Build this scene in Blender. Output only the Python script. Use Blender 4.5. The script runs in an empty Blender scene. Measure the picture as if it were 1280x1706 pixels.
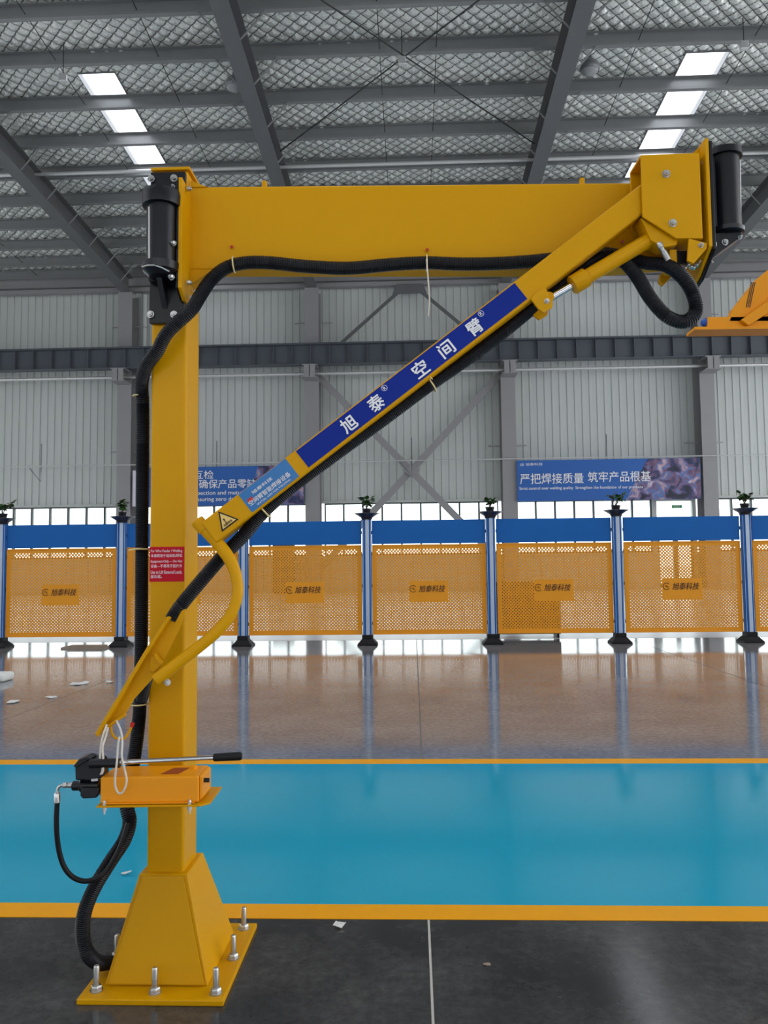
import bpy, bmesh, math, random
import numpy as np
from mathutils import Vector, Matrix, Euler
random.seed(7)
S = bpy.context.scene
COL = S.collection

# ------------------------------------------------------------------ camera
FPX, CAMH = 1300.0, 1.5
PITCH, YAW, ROLL = math.radians(3.83), math.radians(2.1), math.radians(-0.63)
cam_data = bpy.data.cameras.new('camera')
cam_data.sensor_fit = 'HORIZONTAL'; cam_data.sensor_width = 36.0
cam_data.lens = 36.0 * FPX / 1280.0
cam_data.clip_end = 500
cam = bpy.data.objects.new('camera', cam_data); COL.objects.link(cam)
CR = Matrix.Rotation(YAW, 3, 'Z') @ Matrix.Rotation(math.pi/2 + PITCH, 3, 'X') @ Matrix.Rotation(ROLL, 3, 'Z')
cam.matrix_world = Matrix.Translation((0, 0, CAMH)) @ CR.to_4x4()
S.camera = cam

# ------------------------------------------------------------------ light
W = bpy.data.worlds.new('overcast_sky'); S.world = W; W.use_nodes = True
bgn = W.node_tree.nodes['Background']
bgn.inputs[0].default_value = (0.95, 0.975, 1.0, 1)
bgn.inputs[1].default_value = 3.0
def portal(name, loc, rot, sx, sy):                    # tells the sampler where daylight enters; gives no light of its own
    l = bpy.data.lights.new(name, 'AREA'); l.shape = 'RECTANGLE'; l.size = sx; l.size_y = sy; l.cycles.is_portal = True
    o = bpy.data.objects.new(name, l); COL.objects.link(o); o.location = loc; o.rotation_euler = rot
ADDED_STRIPS = [-31.1, -20.8, -11.0, -0.07, 10.4, 21.0, 31.3]; SW = 2.7     # unseen roof-light strips over the near hall, added to brighten floor and crane
for _x in ADDED_STRIPS: portal('daylight_portal', (_x, 2.3, 20.4), (0, 0, 0), SW, 32.6)
portal('daylight_portal', (-11.0, 34.2, 18.85), (0, 0, 0), 1.3, 16); portal('daylight_portal', (10.38, 34.2, 18.85), (0, 0, 0), 1.45, 16)
portal('daylight_portal', (0, -16.1, 6.6), (math.pi/2, 0, 0), 78, 3.2)
portal('daylight_portal', (-40.35, 13.5, 5.5), (0, -math.pi/2, 0), 7, 59); portal('daylight_portal', (40, 13.5, 10), (0, math.pi/2, 0), 20, 59)
S.view_settings.view_transform = 'Standard'; S.view_settings.look = 'None'
S.view_settings.gamma = 1.0; S.view_settings.use_curve_mapping = False
S.view_settings.exposure = 0.1

# ------------------------------------------------------------------ measuring helpers (photo pixel -> point at a known depth or height)
CO = Vector((0, 0, CAMH))
NV = Vector((-math.sin(YAW), math.cos(YAW), 0))      # direction the boom plane faces
UV = Vector((math.cos(YAW), math.sin(YAW), 0))       # direction along the boom
def ray(x, y): return CR @ Vector(((x-640)/FPX, -(y-853)/FPX, -1.0))
def atY(x, y, Y): d = ray(x, y); return CO + d*(Y/d.y)
def atz(x, y, z): d = ray(x, y); return CO + d*((z-CAMH)/d.z)
def atc(x, y, c): d = ray(x, y); return CO + d*(c/NV.dot(d))

# ------------------------------------------------------------------ materials
def srgb(r, g, b):
    f = lambda c: (c/12.92 if c <= 0.04045 else ((c+0.055)/1.055)**2.4)
    return (f(r/255), f(g/255), f(b/255), 1)
def mat(name, col, rough=0.5, metal=0.0, coat=0.0, noise=0.06, scale=6.0, bump=0.0, bscale=40, spec=0.5, rvar=0.0):
    m = bpy.data.materials.new(name); m.use_nodes = True
    nt = m.node_tree; b = nt.nodes['Principled BSDF']
    b.inputs['Roughness'].default_value = rough; b.inputs['Metallic'].default_value = metal
    b.inputs['Coat Weight'].default_value = coat; b.inputs['Coat Roughness'].default_value = 0.12
    b.inputs['Specular IOR Level'].default_value = spec
    tc = nt.nodes.new('ShaderNodeTexCoord'); n = nt.nodes.new('ShaderNodeTexNoise')
    n.inputs['Scale'].default_value = scale; n.inputs['Detail'].default_value = 5
    nt.links.new(tc.outputs['Object'], n.inputs['Vector'])
    mx = nt.nodes.new('ShaderNodeMix'); mx.data_type = 'RGBA'
    mx.inputs[6].default_value = tuple(c*(1-noise) for c in col[:3])+(1,)
    mx.inputs[7].default_value = tuple(min(1, c*(1+noise)) for c in col[:3])+(1,)
    nt.links.new(n.outputs['Fac'], mx.inputs[0]); nt.links.new(mx.outputs[2], b.inputs['Base Color'])
    if rvar:
        mr = nt.nodes.new('ShaderNodeMapRange')
        mr.inputs['To Min'].default_value = max(0, rough-rvar); mr.inputs['To Max'].default_value = rough+rvar
        nt.links.new(n.outputs['Fac'], mr.inputs['Value']); nt.links.new(mr.outputs['Result'], b.inputs['Roughness'])
    if bump:
        n2 = nt.nodes.new('ShaderNodeTexNoise'); n2.inputs['Scale'].default_value = bscale; n2.inputs['Detail'].default_value = 4
        nt.links.new(tc.outputs['Object'], n2.inputs['Vector'])
        bp = nt.nodes.new('ShaderNodeBump'); bp.inputs['Strength'].default_value = bump; bp.inputs['Distance'].default_value = 0.01
        nt.links.new(n2.outputs['Fac'], bp.inputs['Height']); nt.links.new(bp.outputs['Normal'], b.inputs['Normal'])
    return m
M = {}
M['yellow'] = mat('yellow_paint', srgb(211, 152, 0), 0.42, coat=0.03, spec=0.14, noise=0.03, scale=2, bump=0.03, bscale=60)
M['yellow_orange'] = mat('orange_yellow_paint', srgb(238, 152, 6), 0.38, coat=0.08, spec=0.3, noise=0.03)
M['orange'] = mat('orange_paint', srgb(236, 150, 8), 0.45, spec=0.3, noise=0.04)
M['fence_orange'] = mat('fence_orange_paint', srgb(240, 158, 34), 0.5, noise=0.03, scale=1, spec=0.3)
M['fence_blue'] = mat('fence_blue_paint', srgb(14, 98, 178), 0.5, spec=0.25, noise=0.05, scale=1)
M['silver'] = mat('brushed_aluminium', srgb(185, 196, 215), 0.4, metal=0.3)
M['black'] = mat('black_steel', srgb(13, 14, 22), 0.32, coat=0.05, spec=0.35, noise=0.1)
M['rubber'] = mat('black_rubber', srgb(14, 14, 18), 0.5, noise=0.15, spec=0.3)
M['hose'] = mat('black_corrugated_plastic', srgb(12, 13, 21), 0.45, spec=0.3, noise=0.1)
M['chrome'] = mat('chrome', srgb(225, 225, 228), 0.12, metal=1.0, noise=0.01)
M['zinc'] = mat('zinc_plate', srgb(190, 190, 190), 0.28, metal=0.9, noise=0.1, scale=60)
M['cream'] = mat('nylon_tie', srgb(226, 206, 150), 0.5)
M['cord'] = mat('white_cord', srgb(214, 206, 196), 0.8, bump=0.3, bscale=400)
M['red'] = mat('red_plastic', srgb(190, 30, 30), 0.4)
M['sticker_red'] = mat('red_sticker', srgb(190, 20, 40), 0.45, noise=0.02, spec=0.15)
M['sticker_pink'] = mat('sticker_print', srgb(240, 205, 215), 0.5, noise=0.02)
M['sticker_blue'] = mat('navy_sticker', srgb(8, 40, 138), 0.45, noise=0.04, spec=0.15)
M['sticker_sky'] = mat('blue_sticker', srgb(30, 112, 178), 0.3, noise=0.15, scale=12)
M['white'] = mat('white_print', srgb(236, 236, 240), 0.5, noise=0.02)
M['print_dark'] = mat('dark_print', srgb(60, 26, 12), 0.5)
M['banner'] = mat('banner_blue', srgb(32, 92, 170), 0.55, noise=0.04, scale=1)
M['column'] = mat('grey_steel_paint', srgb(142, 140, 142), 0.5, noise=0.05, scale=2)
M['purlin'] = mat('galvanised_purlin', srgb(140, 141, 142), 0.42, metal=0.35, noise=0.08, scale=3)
M['rafter'] = mat('rafter_grey_paint', srgb(96, 97, 99), 0.45, noise=0.06, scale=3)
M['rail'] = mat('dark_steel_paint', srgb(78, 84, 92), 0.5, noise=0.1, scale=2)
M['pipe'] = mat('galvanised_pipe', srgb(205, 205, 205), 0.35, metal=0.5)
M['clad'] = mat('wall_cladding_paint', srgb(192, 196, 194), 0.5, noise=0.03, scale=0.5)
M['frame'] = mat('window_frame', srgb(80, 85, 88), 0.5)
M['sill'] = mat('wall_trim', srgb(185, 188, 186), 0.5)
M['leaf'] = mat('dark_green_leaf', srgb(44, 82, 30), 0.45, noise=0.4, scale=30)
M['soil'] = mat('potting_soil', srgb(50, 38, 30), 0.9)
M['stem'] = mat('plant_stem', srgb(80, 62, 40), 0.8)
M['pot'] = mat('black_glazed_pot', srgb(34, 32, 40), 0.3, coat=0.3)
M['paper'] = mat('white_paper', srgb(225, 225, 222), 0.8)
M['joint'] = mat('joint_filler', srgb(176, 172, 166), 0.8, noise=0.1)
M['cabinet'] = mat('dark_cabinet_paint', srgb(84, 78, 72), 0.6, noise=0.15)
M['bolt'] = M['zinc']
M['lamp'] = mat('lamp_shade', srgb(130, 132, 135), 0.4, metal=0.2)
M['lamp_glass'] = mat('frosted_lamp_glass', srgb(150, 152, 154), 0.3)
M['wire'] = mat('dark_wire', srgb(40, 42, 44), 0.6)
M['blue_plastic'] = mat('blue_plastic', srgb(10, 80, 170), 0.35)
M['notice'] = mat('notice_paper', srgb(210, 204, 218), 0.6)
M['green_sign'] = mat('green_sign', srgb(40, 150, 90), 0.4)
M['board'] = mat('cardboard', srgb(150, 135, 120), 0.8, noise=0.15)

def concrete(name, c0, c1, ro0, ro1, bmp, spec=0.5):
    m = bpy.data.materials.new(name); m.use_nodes = True
    nt = m.node_tree; N = nt.nodes; L = nt.links; b = N['Principled BSDF']
    tc = N.new('ShaderNodeTexCoord')
    def noise(s, d=6, r=0.6, sx=(1, 1, 1)):
        mp = N.new('ShaderNodeMapping'); mp.inputs['Scale'].default_value = sx
        L.new(tc.outputs['Object'], mp.inputs['Vector'])
        n = N.new('ShaderNodeTexNoise'); n.inputs['Scale'].default_value = s; n.inputs['Detail'].default_value = d
        n.inputs['Roughness'].default_value = r; L.new(mp.outputs[0], n.inputs['Vector']); return n
    a = noise(1.3, 8, 0.65); c = noise(22, 8, 0.75)
    r1 = N.new('ShaderNodeValToRGB'); L.new(a.outputs['Fac'], r1.inputs[0])
    r1.color_ramp.elements[0].position = 0.3; r1.color_ramp.elements[0].color = srgb(*c0)
    r1.color_ramp.elements[1].position = 0.72; r1.color_ramp.elements[1].color = srgb(*c1)
    r2 = N.new('ShaderNodeMapRange'); L.new(c.outputs['Fac'], r2.inputs['Value'])
    r2.inputs['From Min'].default_value = 0.3; r2.inputs['From Max'].default_value = 0.7
    r2.inputs['To Min'].default_value = 0.6; r2.inputs['To Max'].default_value = 1.4
    mul = N.new('ShaderNodeMix'); mul.data_type = 'RGBA'; mul.blend_type = 'MULTIPLY'; mul.inputs[0].default_value = 1
    L.new(r1.outputs[0], mul.inputs[6]); L.new(r2.outputs['Result'], mul.inputs[7])
    # pale scuffs and specks
    s = noise(38, 3, 0.5); rs = N.new('ShaderNodeValToRGB'); L.new(s.outputs['Fac'], rs.inputs[0])
    rs.color_ramp.elements[0].position = 0.74; rs.color_ramp.elements[0].color = (0, 0, 0, 1)
    rs.color_ramp.elements[1].position = 0.78; rs.color_ramp.elements[1].color = (0.6, 0.6, 0.6, 1)
    mx = N.new('ShaderNodeMix'); mx.data_type = 'RGBA'; L.new(rs.outputs[0], mx.inputs[0])
    L.new(mul.outputs[2], mx.inputs[6]); mx.inputs[7].default_value = srgb(150, 148, 145)
    L.new(mx.outputs[2], b.inputs['Base Color'])
    rr = N.new('ShaderNodeMapRange'); L.new(a.outputs['Fac'], rr.inputs['Value'])
    rr.inputs['To Min'].default_value = ro0; rr.inputs['To Max'].default_value = ro1
    L.new(rr.outputs['Result'], b.inputs['Roughness'])
    b.inputs['Specular IOR Level'].default_value = spec
    wv = noise(0.9, 3, 0.5); bp = N.new('ShaderNodeBump'); bp.inputs['Strength'].default_value = bmp; bp.inputs['Distance'].default_value = 0.02
    L.new(wv.outputs['Fac'], bp.inputs['Height']); L.new(bp.outputs['Normal'], b.inputs['Normal'])
    return m
M['concrete'] = concrete('dark_polished_concrete', (34, 35, 38), (84, 83, 82), 0.09, 0.20, 0.02)
M['light_boost_floor'] = mat('light_boost_pale_grey', srgb(224, 225, 228), 0.26, noise=0.03, scale=0.5)  # pale colour for added bounce areas and painted daylight glare
M['concrete_far'] = concrete('grey_brown_polished_concrete', (114, 117, 121), (140, 141, 143), 0.06, 0.13, 0.006, 0.2)
M['joint_pale'] = mat('pale_joint_filler', srgb(196, 192, 184), 0.8)
M['floor_blue'] = mat('blue_floor_paint', srgb(28, 166, 200), 0.09, noise=0.05, scale=1.2, bump=0.012, bscale=1.2, rvar=0.04)
M['floor_yellow'] = mat('yellow_floor_paint', srgb(246, 168, 0), 0.4, spec=0.3, noise=0.05, scale=8)

def glass():
    m = bpy.data.materials.new('window_glass'); m.use_nodes = True
    nt = m.node_tree; nt.nodes.remove(nt.nodes['Principled BSDF']); out = nt.nodes['Material Output']
    t = nt.nodes.new('ShaderNodeBsdfTransparent'); t.inputs[0].default_value = (0.93, 0.97, 0.96, 1)
    g = nt.nodes.new('ShaderNodeBsdfGlossy'); g.inputs['Roughness'].default_value = 0.05
    mx = nt.nodes.new('ShaderNodeMixShader'); mx.inputs[0].default_value = 0.05
    nt.links.new(t.outputs[0], mx.inputs[1]); nt.links.new(g.outputs[0], mx.inputs[2]); nt.links.new(mx.outputs[0], out.inputs[0])
    return m
M['glass'] = glass()
def skylight_mat():
    m = bpy.data.materials.new('translucent_skylight'); m.use_nodes = True
    nt = m.node_tree; nt.nodes.remove(nt.nodes['Principled BSDF']); out = nt.nodes['Material Output']
    t = nt.nodes.new('ShaderNodeBsdfTransparent'); t.inputs[0].default_value = (0.97, 0.98, 1, 1)
    g = nt.nodes.new('ShaderNodeBsdfTranslucent'); g.inputs[0].default_value = (0.95, 0.97, 1, 1)
    mx = nt.nodes.new('ShaderNodeMixShader'); mx.inputs[0].default_value = 0.25
    nt.links.new(t.outputs[0], mx.inputs[1]); nt.links.new(g.outputs[0], mx.inputs[2]); nt.links.new(mx.outputs[0], out.inputs[0])
    return m
M['skylight'] = skylight_mat()

DA, DB = 0.485, 0.46          # diamond of the roof's wire net (metres across x and y)
def foil():
    m = bpy.data.materials.new('foil_insulation_with_wire_net'); m.use_nodes = True
    nt = m.node_tree; N = nt.nodes; L = nt.links; b = N['Principled BSDF']
    tc = N.new('ShaderNodeTexCoord'); sp = N.new('ShaderNodeSeparateXYZ'); L.new(tc.outputs['Object'], sp.inputs[0])
    def mth(op, a, bb=None):
        n = N.new('ShaderNodeMath'); n.operation = op
        for i, v in enumerate((a, bb)):
            if v is None: continue
            if isinstance(v, (int, float)): n.inputs[i].default_value = v
            else: L.new(v, n.inputs[i])
        return n.outputs[0]
    u = mth('DIVIDE', sp.outputs[0], DA); v = mth('DIVIDE', sp.outputs[1], DB)
    s1 = mth('ABSOLUTE', mth('SINE', mth('MULTIPLY', mth('ADD', u, v), math.pi)))
    s2 = mth('ABSOLUTE', mth('SINE', mth('MULTIPLY', mth('SUBTRACT', u, v), math.pi)))
    k = mth('MINIMUM', s1, s2)
    r = N.new('ShaderNodeMapRange'); L.new(k, r.inputs['Value']); r.inputs['From Min'].default_value = 0.05; r.inputs['From Max'].default_value = 0.30
    n = N.new('ShaderNodeTexNoise'); n.inputs['Scale'].default_value = 0.45; n.inputs['Detail'].default_value = 8; L.new(tc.outputs['Object'], n.inputs['Vector'])
    cr = N.new('ShaderNodeValToRGB'); L.new(n.outputs['Fac'], cr.inputs[0])
    cr.color_ramp.elements[0].position = 0.3; cr.color_ramp.elements[0].color = srgb(222, 226, 222)
    cr.color_ramp.elements[1].position = 0.7; cr.color_ramp.elements[1].color = srgb(246, 246, 242)
    mx = N.new('ShaderNodeMix'); mx.data_type = 'RGBA'; L.new(r.outputs['Result'], mx.inputs[0])
    mx.inputs[6].default_value = srgb(40, 42, 44); L.new(cr.outputs[0], mx.inputs[7])
    L.new(mx.outputs[2], b.inputs['Base Color'])
    mr = N.new('ShaderNodeMath'); mr.operation = 'MULTIPLY'; L.new(r.outputs['Result'], mr.inputs[0]); mr.inputs[1].default_value = 0.5
    L.new(mr.outputs[0], b.inputs['Metallic']); b.inputs['Roughness'].default_value = 0.28
    n2 = N.new('ShaderNodeTexNoise'); n2.inputs['Scale'].default_value = 7; n2.inputs['Detail'].default_value = 2; L.new(tc.outputs['Object'], n2.inputs['Vector'])
    bp = N.new('ShaderNodeBump'); bp.inputs['Strength'].default_value = 0.7; bp.inputs['Distance'].default_value = 0.08
    L.new(n2.outputs['Fac'], bp.inputs['Height']); L.new(bp.outputs['Normal'], b.inputs['Normal'])
    return m
M['foil'] = foil()

def photo_print():
    m = bpy.data.materials.new('printed_welding_photo'); m.use_nodes = True
    nt = m.node_tree; N = nt.nodes; L = nt.links; b = N['Principled BSDF']; b.inputs['Roughness'].default_value = 0.5
    tc = N.new('ShaderNodeTexCoord'); n = N.new('ShaderNodeTexNoise'); n.inputs['Scale'].default_value = 1.7; n.inputs['Detail'].default_value = 8
    n.inputs['Distortion'].default_value = 0.6; L.new(tc.outputs['Object'], n.inputs['Vector'])
    cr = N.new('ShaderNodeValToRGB'); L.new(n.outputs['Fac'], cr.inputs[0]); e = cr.color_ramp.elements
    e[0].position = 0.34; e[0].color = srgb(22, 22, 40); e[1].position = 0.72; e[1].color = srgb(190, 200, 225)
    for p, c in ((0.44, (38, 52, 100)), (0.5, (120, 84, 110)), (0.56, (74, 110, 170)), (0.62, (176, 140, 150))):
        k = e.new(p); k.color = srgb(*c)
    L.new(cr.outputs[0], b.inputs['Base Color']); return m
M['photo'] = photo_print()

# ------------------------------------------------------------------ mesh builder
class MB:
    def __init__(s): s.v = []; s.f = []
    def add(s, vs, fs):
        o = len(s.v); s.v += [Vector(v) for v in vs]; s.f += [tuple(i+o for i in f) for f in fs]; return s
    def box(s, lo, hi, mtx=None):
        x0, y0, z0 = lo; x1, y1, z1 = hi
        vs = [Vector(p) for p in ((x0,y0,z0),(x1,y0,z0),(x1,y1,z0),(x0,y1,z0),(x0,y0,z1),(x1,y0,z1),(x1,y1,z1),(x0,y1,z1))]
        if mtx: vs = [mtx @ v for v in vs]
        return s.add(vs, [(0,3,2,1),(4,5,6,7),(0,1,5,4),(1,2,6,5),(2,3,7,6),(3,0,4,7)])
    def prism(s, pts, d):                       # flat polygon (3-D points) pushed along vector d
        n = len(pts); d = Vector(d); a = [Vector(p) for p in pts]; b = [p+d for p in a]
        nrm = Vector((0,0,0))
        for i in range(n): nrm += (a[i]-a[0]).cross(a[(i+1)%n]-a[0])
        fl = nrm.dot(d) > 0
        f0 = tuple(range(n)); f1 = tuple(range(n, 2*n))
        fs = [f0[::-1] if fl else f0, f1 if fl else f1[::-1]]
        for i in range(n):
            q = (i, (i+1) % n, n+(i+1) % n, n+i); fs.append(q if fl else q[::-1])
        return s.add(a+b, fs)
    def hull(s, A, B):                          # two matching loops joined
        n = len(A); fs = [tuple(range(n))[::-1], tuple(range(n, 2*n))]
        for i in range(n): fs.append((i, (i+1) % n, n+(i+1) % n, n+i))
        return s.add(list(A)+list(B), fs)
    def tube(s, path, r, seg=12, cap=True, close=False):
        P = [Vector(p) for p in path]; n = len(P); rr = r if isinstance(r, (list, tuple)) else [r]*n
        vs = []; fs = []; up = None
        for i in range(n):
            if close: t = (P[(i+1) % n]-P[i-1])
            else: t = (P[min(i+1, n-1)]-P[max(i-1, 0)])
            t.normalize()
            if up is None:
                up = Vector((0,0,1)) if abs(t.z) < 0.9 else Vector((1,0,0))
            a = (up - t*up.dot(t)).normalized(); up = a; b = t.cross(a)
            for k in range(seg):
                th = 2*math.pi*k/seg; vs.append(P[i]+(a*math.cos(th)+b*math.sin(th))*rr[i])
        m = n if close else n-1
        for i in range(m):
            j = (i+1) % n
            for k in range(seg):
                k2 = (k+1) % seg; fs.append((i*seg+k, i*seg+k2, j*seg+k2, j*seg+k))
        if cap and not close: fs += [tuple(range(seg))[::-1], tuple((n-1)*seg+k for k in range(seg))]
        return s.add(vs, fs)
    def cyl(s, a, b, r, seg=16): return s.tube([a, b], r, seg)
    def lathe(s, o, ax, prof, seg=20):          # prof: list of (distance along axis, radius)
        o = Vector(o); ax = Vector(ax).normalized()
        up = Vector((0,0,1)) if abs(ax.z) < 0.9 else Vector((1,0,0))
        a = (up-ax*up.dot(ax)).normalized(); b = ax.cross(a); vs = []; fs = []; n = len(prof)
        for h, r in prof:
            for k in range(seg):
                th = 2*math.pi*k/seg; vs.append(o+ax*h+(a*math.cos(th)+b*math.sin(th))*r)
        for i in range(n-1):
            for k in range(seg):
                k2 = (k+1) % seg; fs.append((i*seg+k, i*seg+k2, (i+1)*seg+k2, (i+1)*seg+k))
        fs += [tuple(range(seg))[::-1], tuple((n-1)*seg+k for k in range(seg))]
        return s.add(vs, fs)
    def hexhead(s, o, ax, r, h): return s.lathe(o, ax, [(0, r), (h*0.8, r), (h, r*0.85)], 6)
    def build(s, name, m, parent=None, smooth=False, bevel=0.0, kind=None, label=None, seg=2):
        me = bpy.data.meshes.new(name)
        off = world_of(parent) if parent else Vector((0,0,0))
        me.from_pydata([tuple(v-off) for v in s.v], [], s.f); me.update()
        me.materials.append(M[m] if isinstance(m, str) else m)
        o = bpy.data.objects.new(name, me); COL.objects.link(o)
        if parent: o.parent = parent
        if smooth:
            for p in me.polygons: p.use_smooth = True
            me.set_sharp_from_angle(angle=math.radians(40))
        if bevel:
            md = o.modifiers.new('bevel', 'BEVEL'); md.width = bevel; md.segments = seg; md.limit_method = 'ANGLE'; md.angle_limit = math.radians(35)
        if kind: o['kind'] = kind
        if label: o['label'] = label
        return o
def world_of(o):
    v = Vector((0,0,0))
    while o: v += o.location; o = o.parent
    return v
def tag(o, label=None, cat=None, group=None, kind=None):
    if label: o['label'] = label
    if cat: o['category'] = cat
    if group: o['group'] = group
    if kind: o['kind'] = kind
    return o
def thing(name, loc, label, cat, group=None):
    o = bpy.data.objects.new(name, None); o.empty_display_size = 0.1; COL.objects.link(o); o.location = loc
    return tag(o, label, cat, group)
def copy_tree(o, parent=None):
    c = o.copy(); COL.objects.link(c)
    if parent: c.parent = parent
    for ch in list(o.children): copy_tree(ch, c)
    return c
def spline(pts, step):
    P = [Vector(p) for p in pts]; P = [2*P[0]-P[1]]+P+[2*P[-1]-P[-2]]; out = []
    for i in range(1, len(P)-2):
        p0, p1, p2, p3 = P[i-1:i+3]; n = max(2, int((p2-p1).length/step))
        for k in range(n):
            t = k/n
            out.append(0.5*((2*p1)+(p2-p0)*t+(2*p0-5*p1+4*p2-p3)*t*t+(3*p1-p0-3*p2+p3)*t**3))
    out.append(P[-2]); return out
def text(body, name, parent, o, xd, yd, width, height, m, bold=0.0, shear=0.0, label=None, align='C', thick=0.0008):
    """flat lettering: centred on o (align C) or starting at o (align L), filling width x height"""
    cu = bpy.data.curves.new(name, 'FONT'); cu.body = body; cu.size = 1; cu.shear = shear; cu.resolution_u = 3
    t = bpy.data.objects.new('tmp', cu); COL.objects.link(t)
    dg = bpy.context.evaluated_depsgraph_get(); dg.update()
    me = bpy.data.meshes.new_from_object(t.evaluated_get(dg)); bpy.data.objects.remove(t); bpy.data.curves.remove(cu)
    if not len(me.vertices): return None
    co = np.array([v.co[:] for v in me.vertices]); lo = co.min(0); hi = co.max(0)
    sx = width/(hi[0]-lo[0]); sy = height/(hi[1]-lo[1]) if height else sx
    xd = Vector(xd).normalized(); yd = Vector(yd).normalized(); nz = xd.cross(yd).normalized()
    off = world_of(parent)
    for v in me.vertices:
        x = (v.co.x-lo[0])*sx; y = (v.co.y-lo[1])*sy
        if align == 'C': x -= width/2; y -= sy*(hi[1]-lo[1])/2
        v.co = Vector(o)-off+xd*x+yd*y+nz*thick
    if bold:                                   # heavier strokes: the same outline laid down again a hair to each side
        vs = [v.co.copy() for v in me.vertices]; fs = [tuple(p.vertices) for p in me.polygons]; d = bold*height if height else bold*0.1
        V = []; F = []
        for q_, (a_, b_) in enumerate(((0, 0), (d, 0), (-d, 0), (0, d), (0, -d), (d*0.7, d*0.7), (-d*0.7, d*0.7), (d*0.7, -d*0.7), (-d*0.7, -d*0.7))):
            k_ = len(V); V += [tuple(v+xd*a_+yd*b_+nz*(q_*max(0.00012, (height or 0.1)*0.003))) for v in vs]; F += [tuple(i+k_ for i in f) for f in fs]
        me = bpy.data.meshes.new(name); me.from_pydata(V, [], F); me.update()
    me.materials.clear(); me.materials.append(M[m])
    ob = bpy.data.objects.new(name, me); COL.objects.link(ob); ob.parent = parent
    if label: ob['label'] = label
    return ob
X3, Y3, Z3 = Vector((1,0,0)), Vector((0,1,0)), Vector((0,0,1))

# ================================================================== STRUCTURE
WY = 43.0                       # inner face of the far wall
XL, XR, YF = -40.0, 40.0, -16.0
fl = tag(MB().box((XL, YF, -0.25), (XR, WY+0.3, -0.012)).build('floor', 'joint'), kind='structure')
gx = [XL]+[0.045+4.125*k for k in range(-9, 10)]+[XR]
for a, b in zip(gx, gx[1:]):
    MB().box((a+0.005, YF, -0.03), (b-0.005, 3.46, 0.0)).build('floor_slab', 'concrete', fl)
    MB().box((a+0.004, 3.46, -0.03), (b-0.004, 6.06, 0.0)).build('floor_slab', 'concrete', fl)
    MB().box((a+0.006, 6.06, -0.03), (b-0.006, WY, 0.0)).build('floor_slab', 'concrete_far', fl)
    MB().box((a-0.0045, YF, -0.02), (a+0.0045, 3.41, -0.0005)).build('joint_filler', 'joint_pale', fl, label='pale joint filler')
MB().box((-39, 3.548, 0.0), (39, 5.977, 0.002)).build('blue_coating', 'floor_blue', fl, label='glossy blue painted floor zone')
MB().box((-39, 3.408, 0.0), (39, 3.548, 0.0025)).build('floor_marking', 'floor_yellow', fl, label='yellow painted edge line')
MB().box((-39, 5.977, 0.0), (39, 6.121, 0.0025)).build('floor_marking', 'floor_yellow', fl, label='yellow painted edge line')
MB().box((-39, 15.6, 0.0), (39, WY-0.1, 0.002)).build('added_bright_floor', 'light_boost_floor', fl, label='floor behind the fence with daylight glare painted in as pale colour')  # window daylight on this floor is put into its pale colour
MB().box((-39, YF+0.2, 0.0), (39, 1.6, 0.002)).build('added_bright_floor', 'light_boost_floor', fl, label='unseen pale floor area added to bounce light upward')  # added as a reflector, bounces light to foil and crane undersides
for s_ in (-1, 1): MB().box((min(s_*17, s_*39), 6.3, 0.0), (max(s_*17, s_*39), 15.5, 0.002)).build('added_bright_floor', 'light_boost_floor', fl)  # more added reflector floor out of view, lifts the roof's brightness
# ground outside
tag(MB().box((-150, WY+0.5, -0.3), (150, 220, -0.1)).build('ground_outside', mat('pale_yard', srgb(200, 200, 196), 0.9)), kind='structure')

# ---- far wall: steel posts, cladding sheets, window bands
colX = [-36.5, -26.1, -15.74, -5.385, 5.235, 15.82, 26.35, 36.8]
Z_UP0, Z_UP1, Z_TOP = 2.0, 4.90, 17.95
bw = MB()
DX0, DX1 = 13.37, 15.24          # glazed door
for a, b in ((XL, DX0), (DX1, XR)): bw.box((a, WY+0.05, 0), (b, WY+0.3, Z_UP0))
bw.box((XL, WY+0.05, Z_UP1), (XR, WY+0.3, Z_TOP))
wb = tag(bw.build('wall_back', 'clad'), kind='structure')
def clad_sheet(w, z0, z1):
    """profiled sheet with raised ribs every 0.41 m"""
    prof = []; p = 0.411; n = int(round(w/p)); p = w/n
    for i in range(n):
        x = i*p
        prof += [(x, 0.0), (x+p*0.07, 0.0), (x+p*0.12, 0.045), (x+p*0.5, 0.04), (x+p*0.95, 0.045)]
    prof.append((w, 0.0))
    vs = [(x, -y, z0) for x, y in prof]+[(x, -y, z1) for x, y in prof]; k = len(prof)
    me = bpy.data.meshes.new('cladding_panel'); me.from_pydata(vs, [], [(i, i+1, k+i+1, k+i) for i in range(k-1)])
    me.materials.append(M['clad']); return me
PW = 2.466
me_mid = clad_sheet(PW-0.014, 0.15, Z_UP0-0.12); me_main = clad_sheet(PW-0.014, Z_UP1+0.12, 12.80); me_top = clad_sheet(PW-0.014, 12.83, Z_TOP-0.25)
nx = 23
for i in range(nx):
    x = -28.4+i*PW
    for me in (me_mid, me_main, me_top):
        if me is me_mid and x+PW > DX0-0.25 and x < DX1+0.25: continue
        o = bpy.data.objects.new('cladding_panel', me); COL.objects.link(o); o.parent = wb; o.location = (x, WY+0.045, 0)
MB().box((XL, WY-0.15, Z_UP1), (XR, WY+0.05, Z_UP1+0.12)).build('wall_ledge', 'sill', wb)
MB().box((XL, WY-0.12, Z_UP0-0.12), (DX0-0.1, WY+0.05, Z_UP0)).build('wall_ledge', 'sill', wb)
MB().box((XL, WY-0.06, 0), (DX0-0.1, WY+0.05, 0.15)).build('plinth', 'sill', wb)
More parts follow.
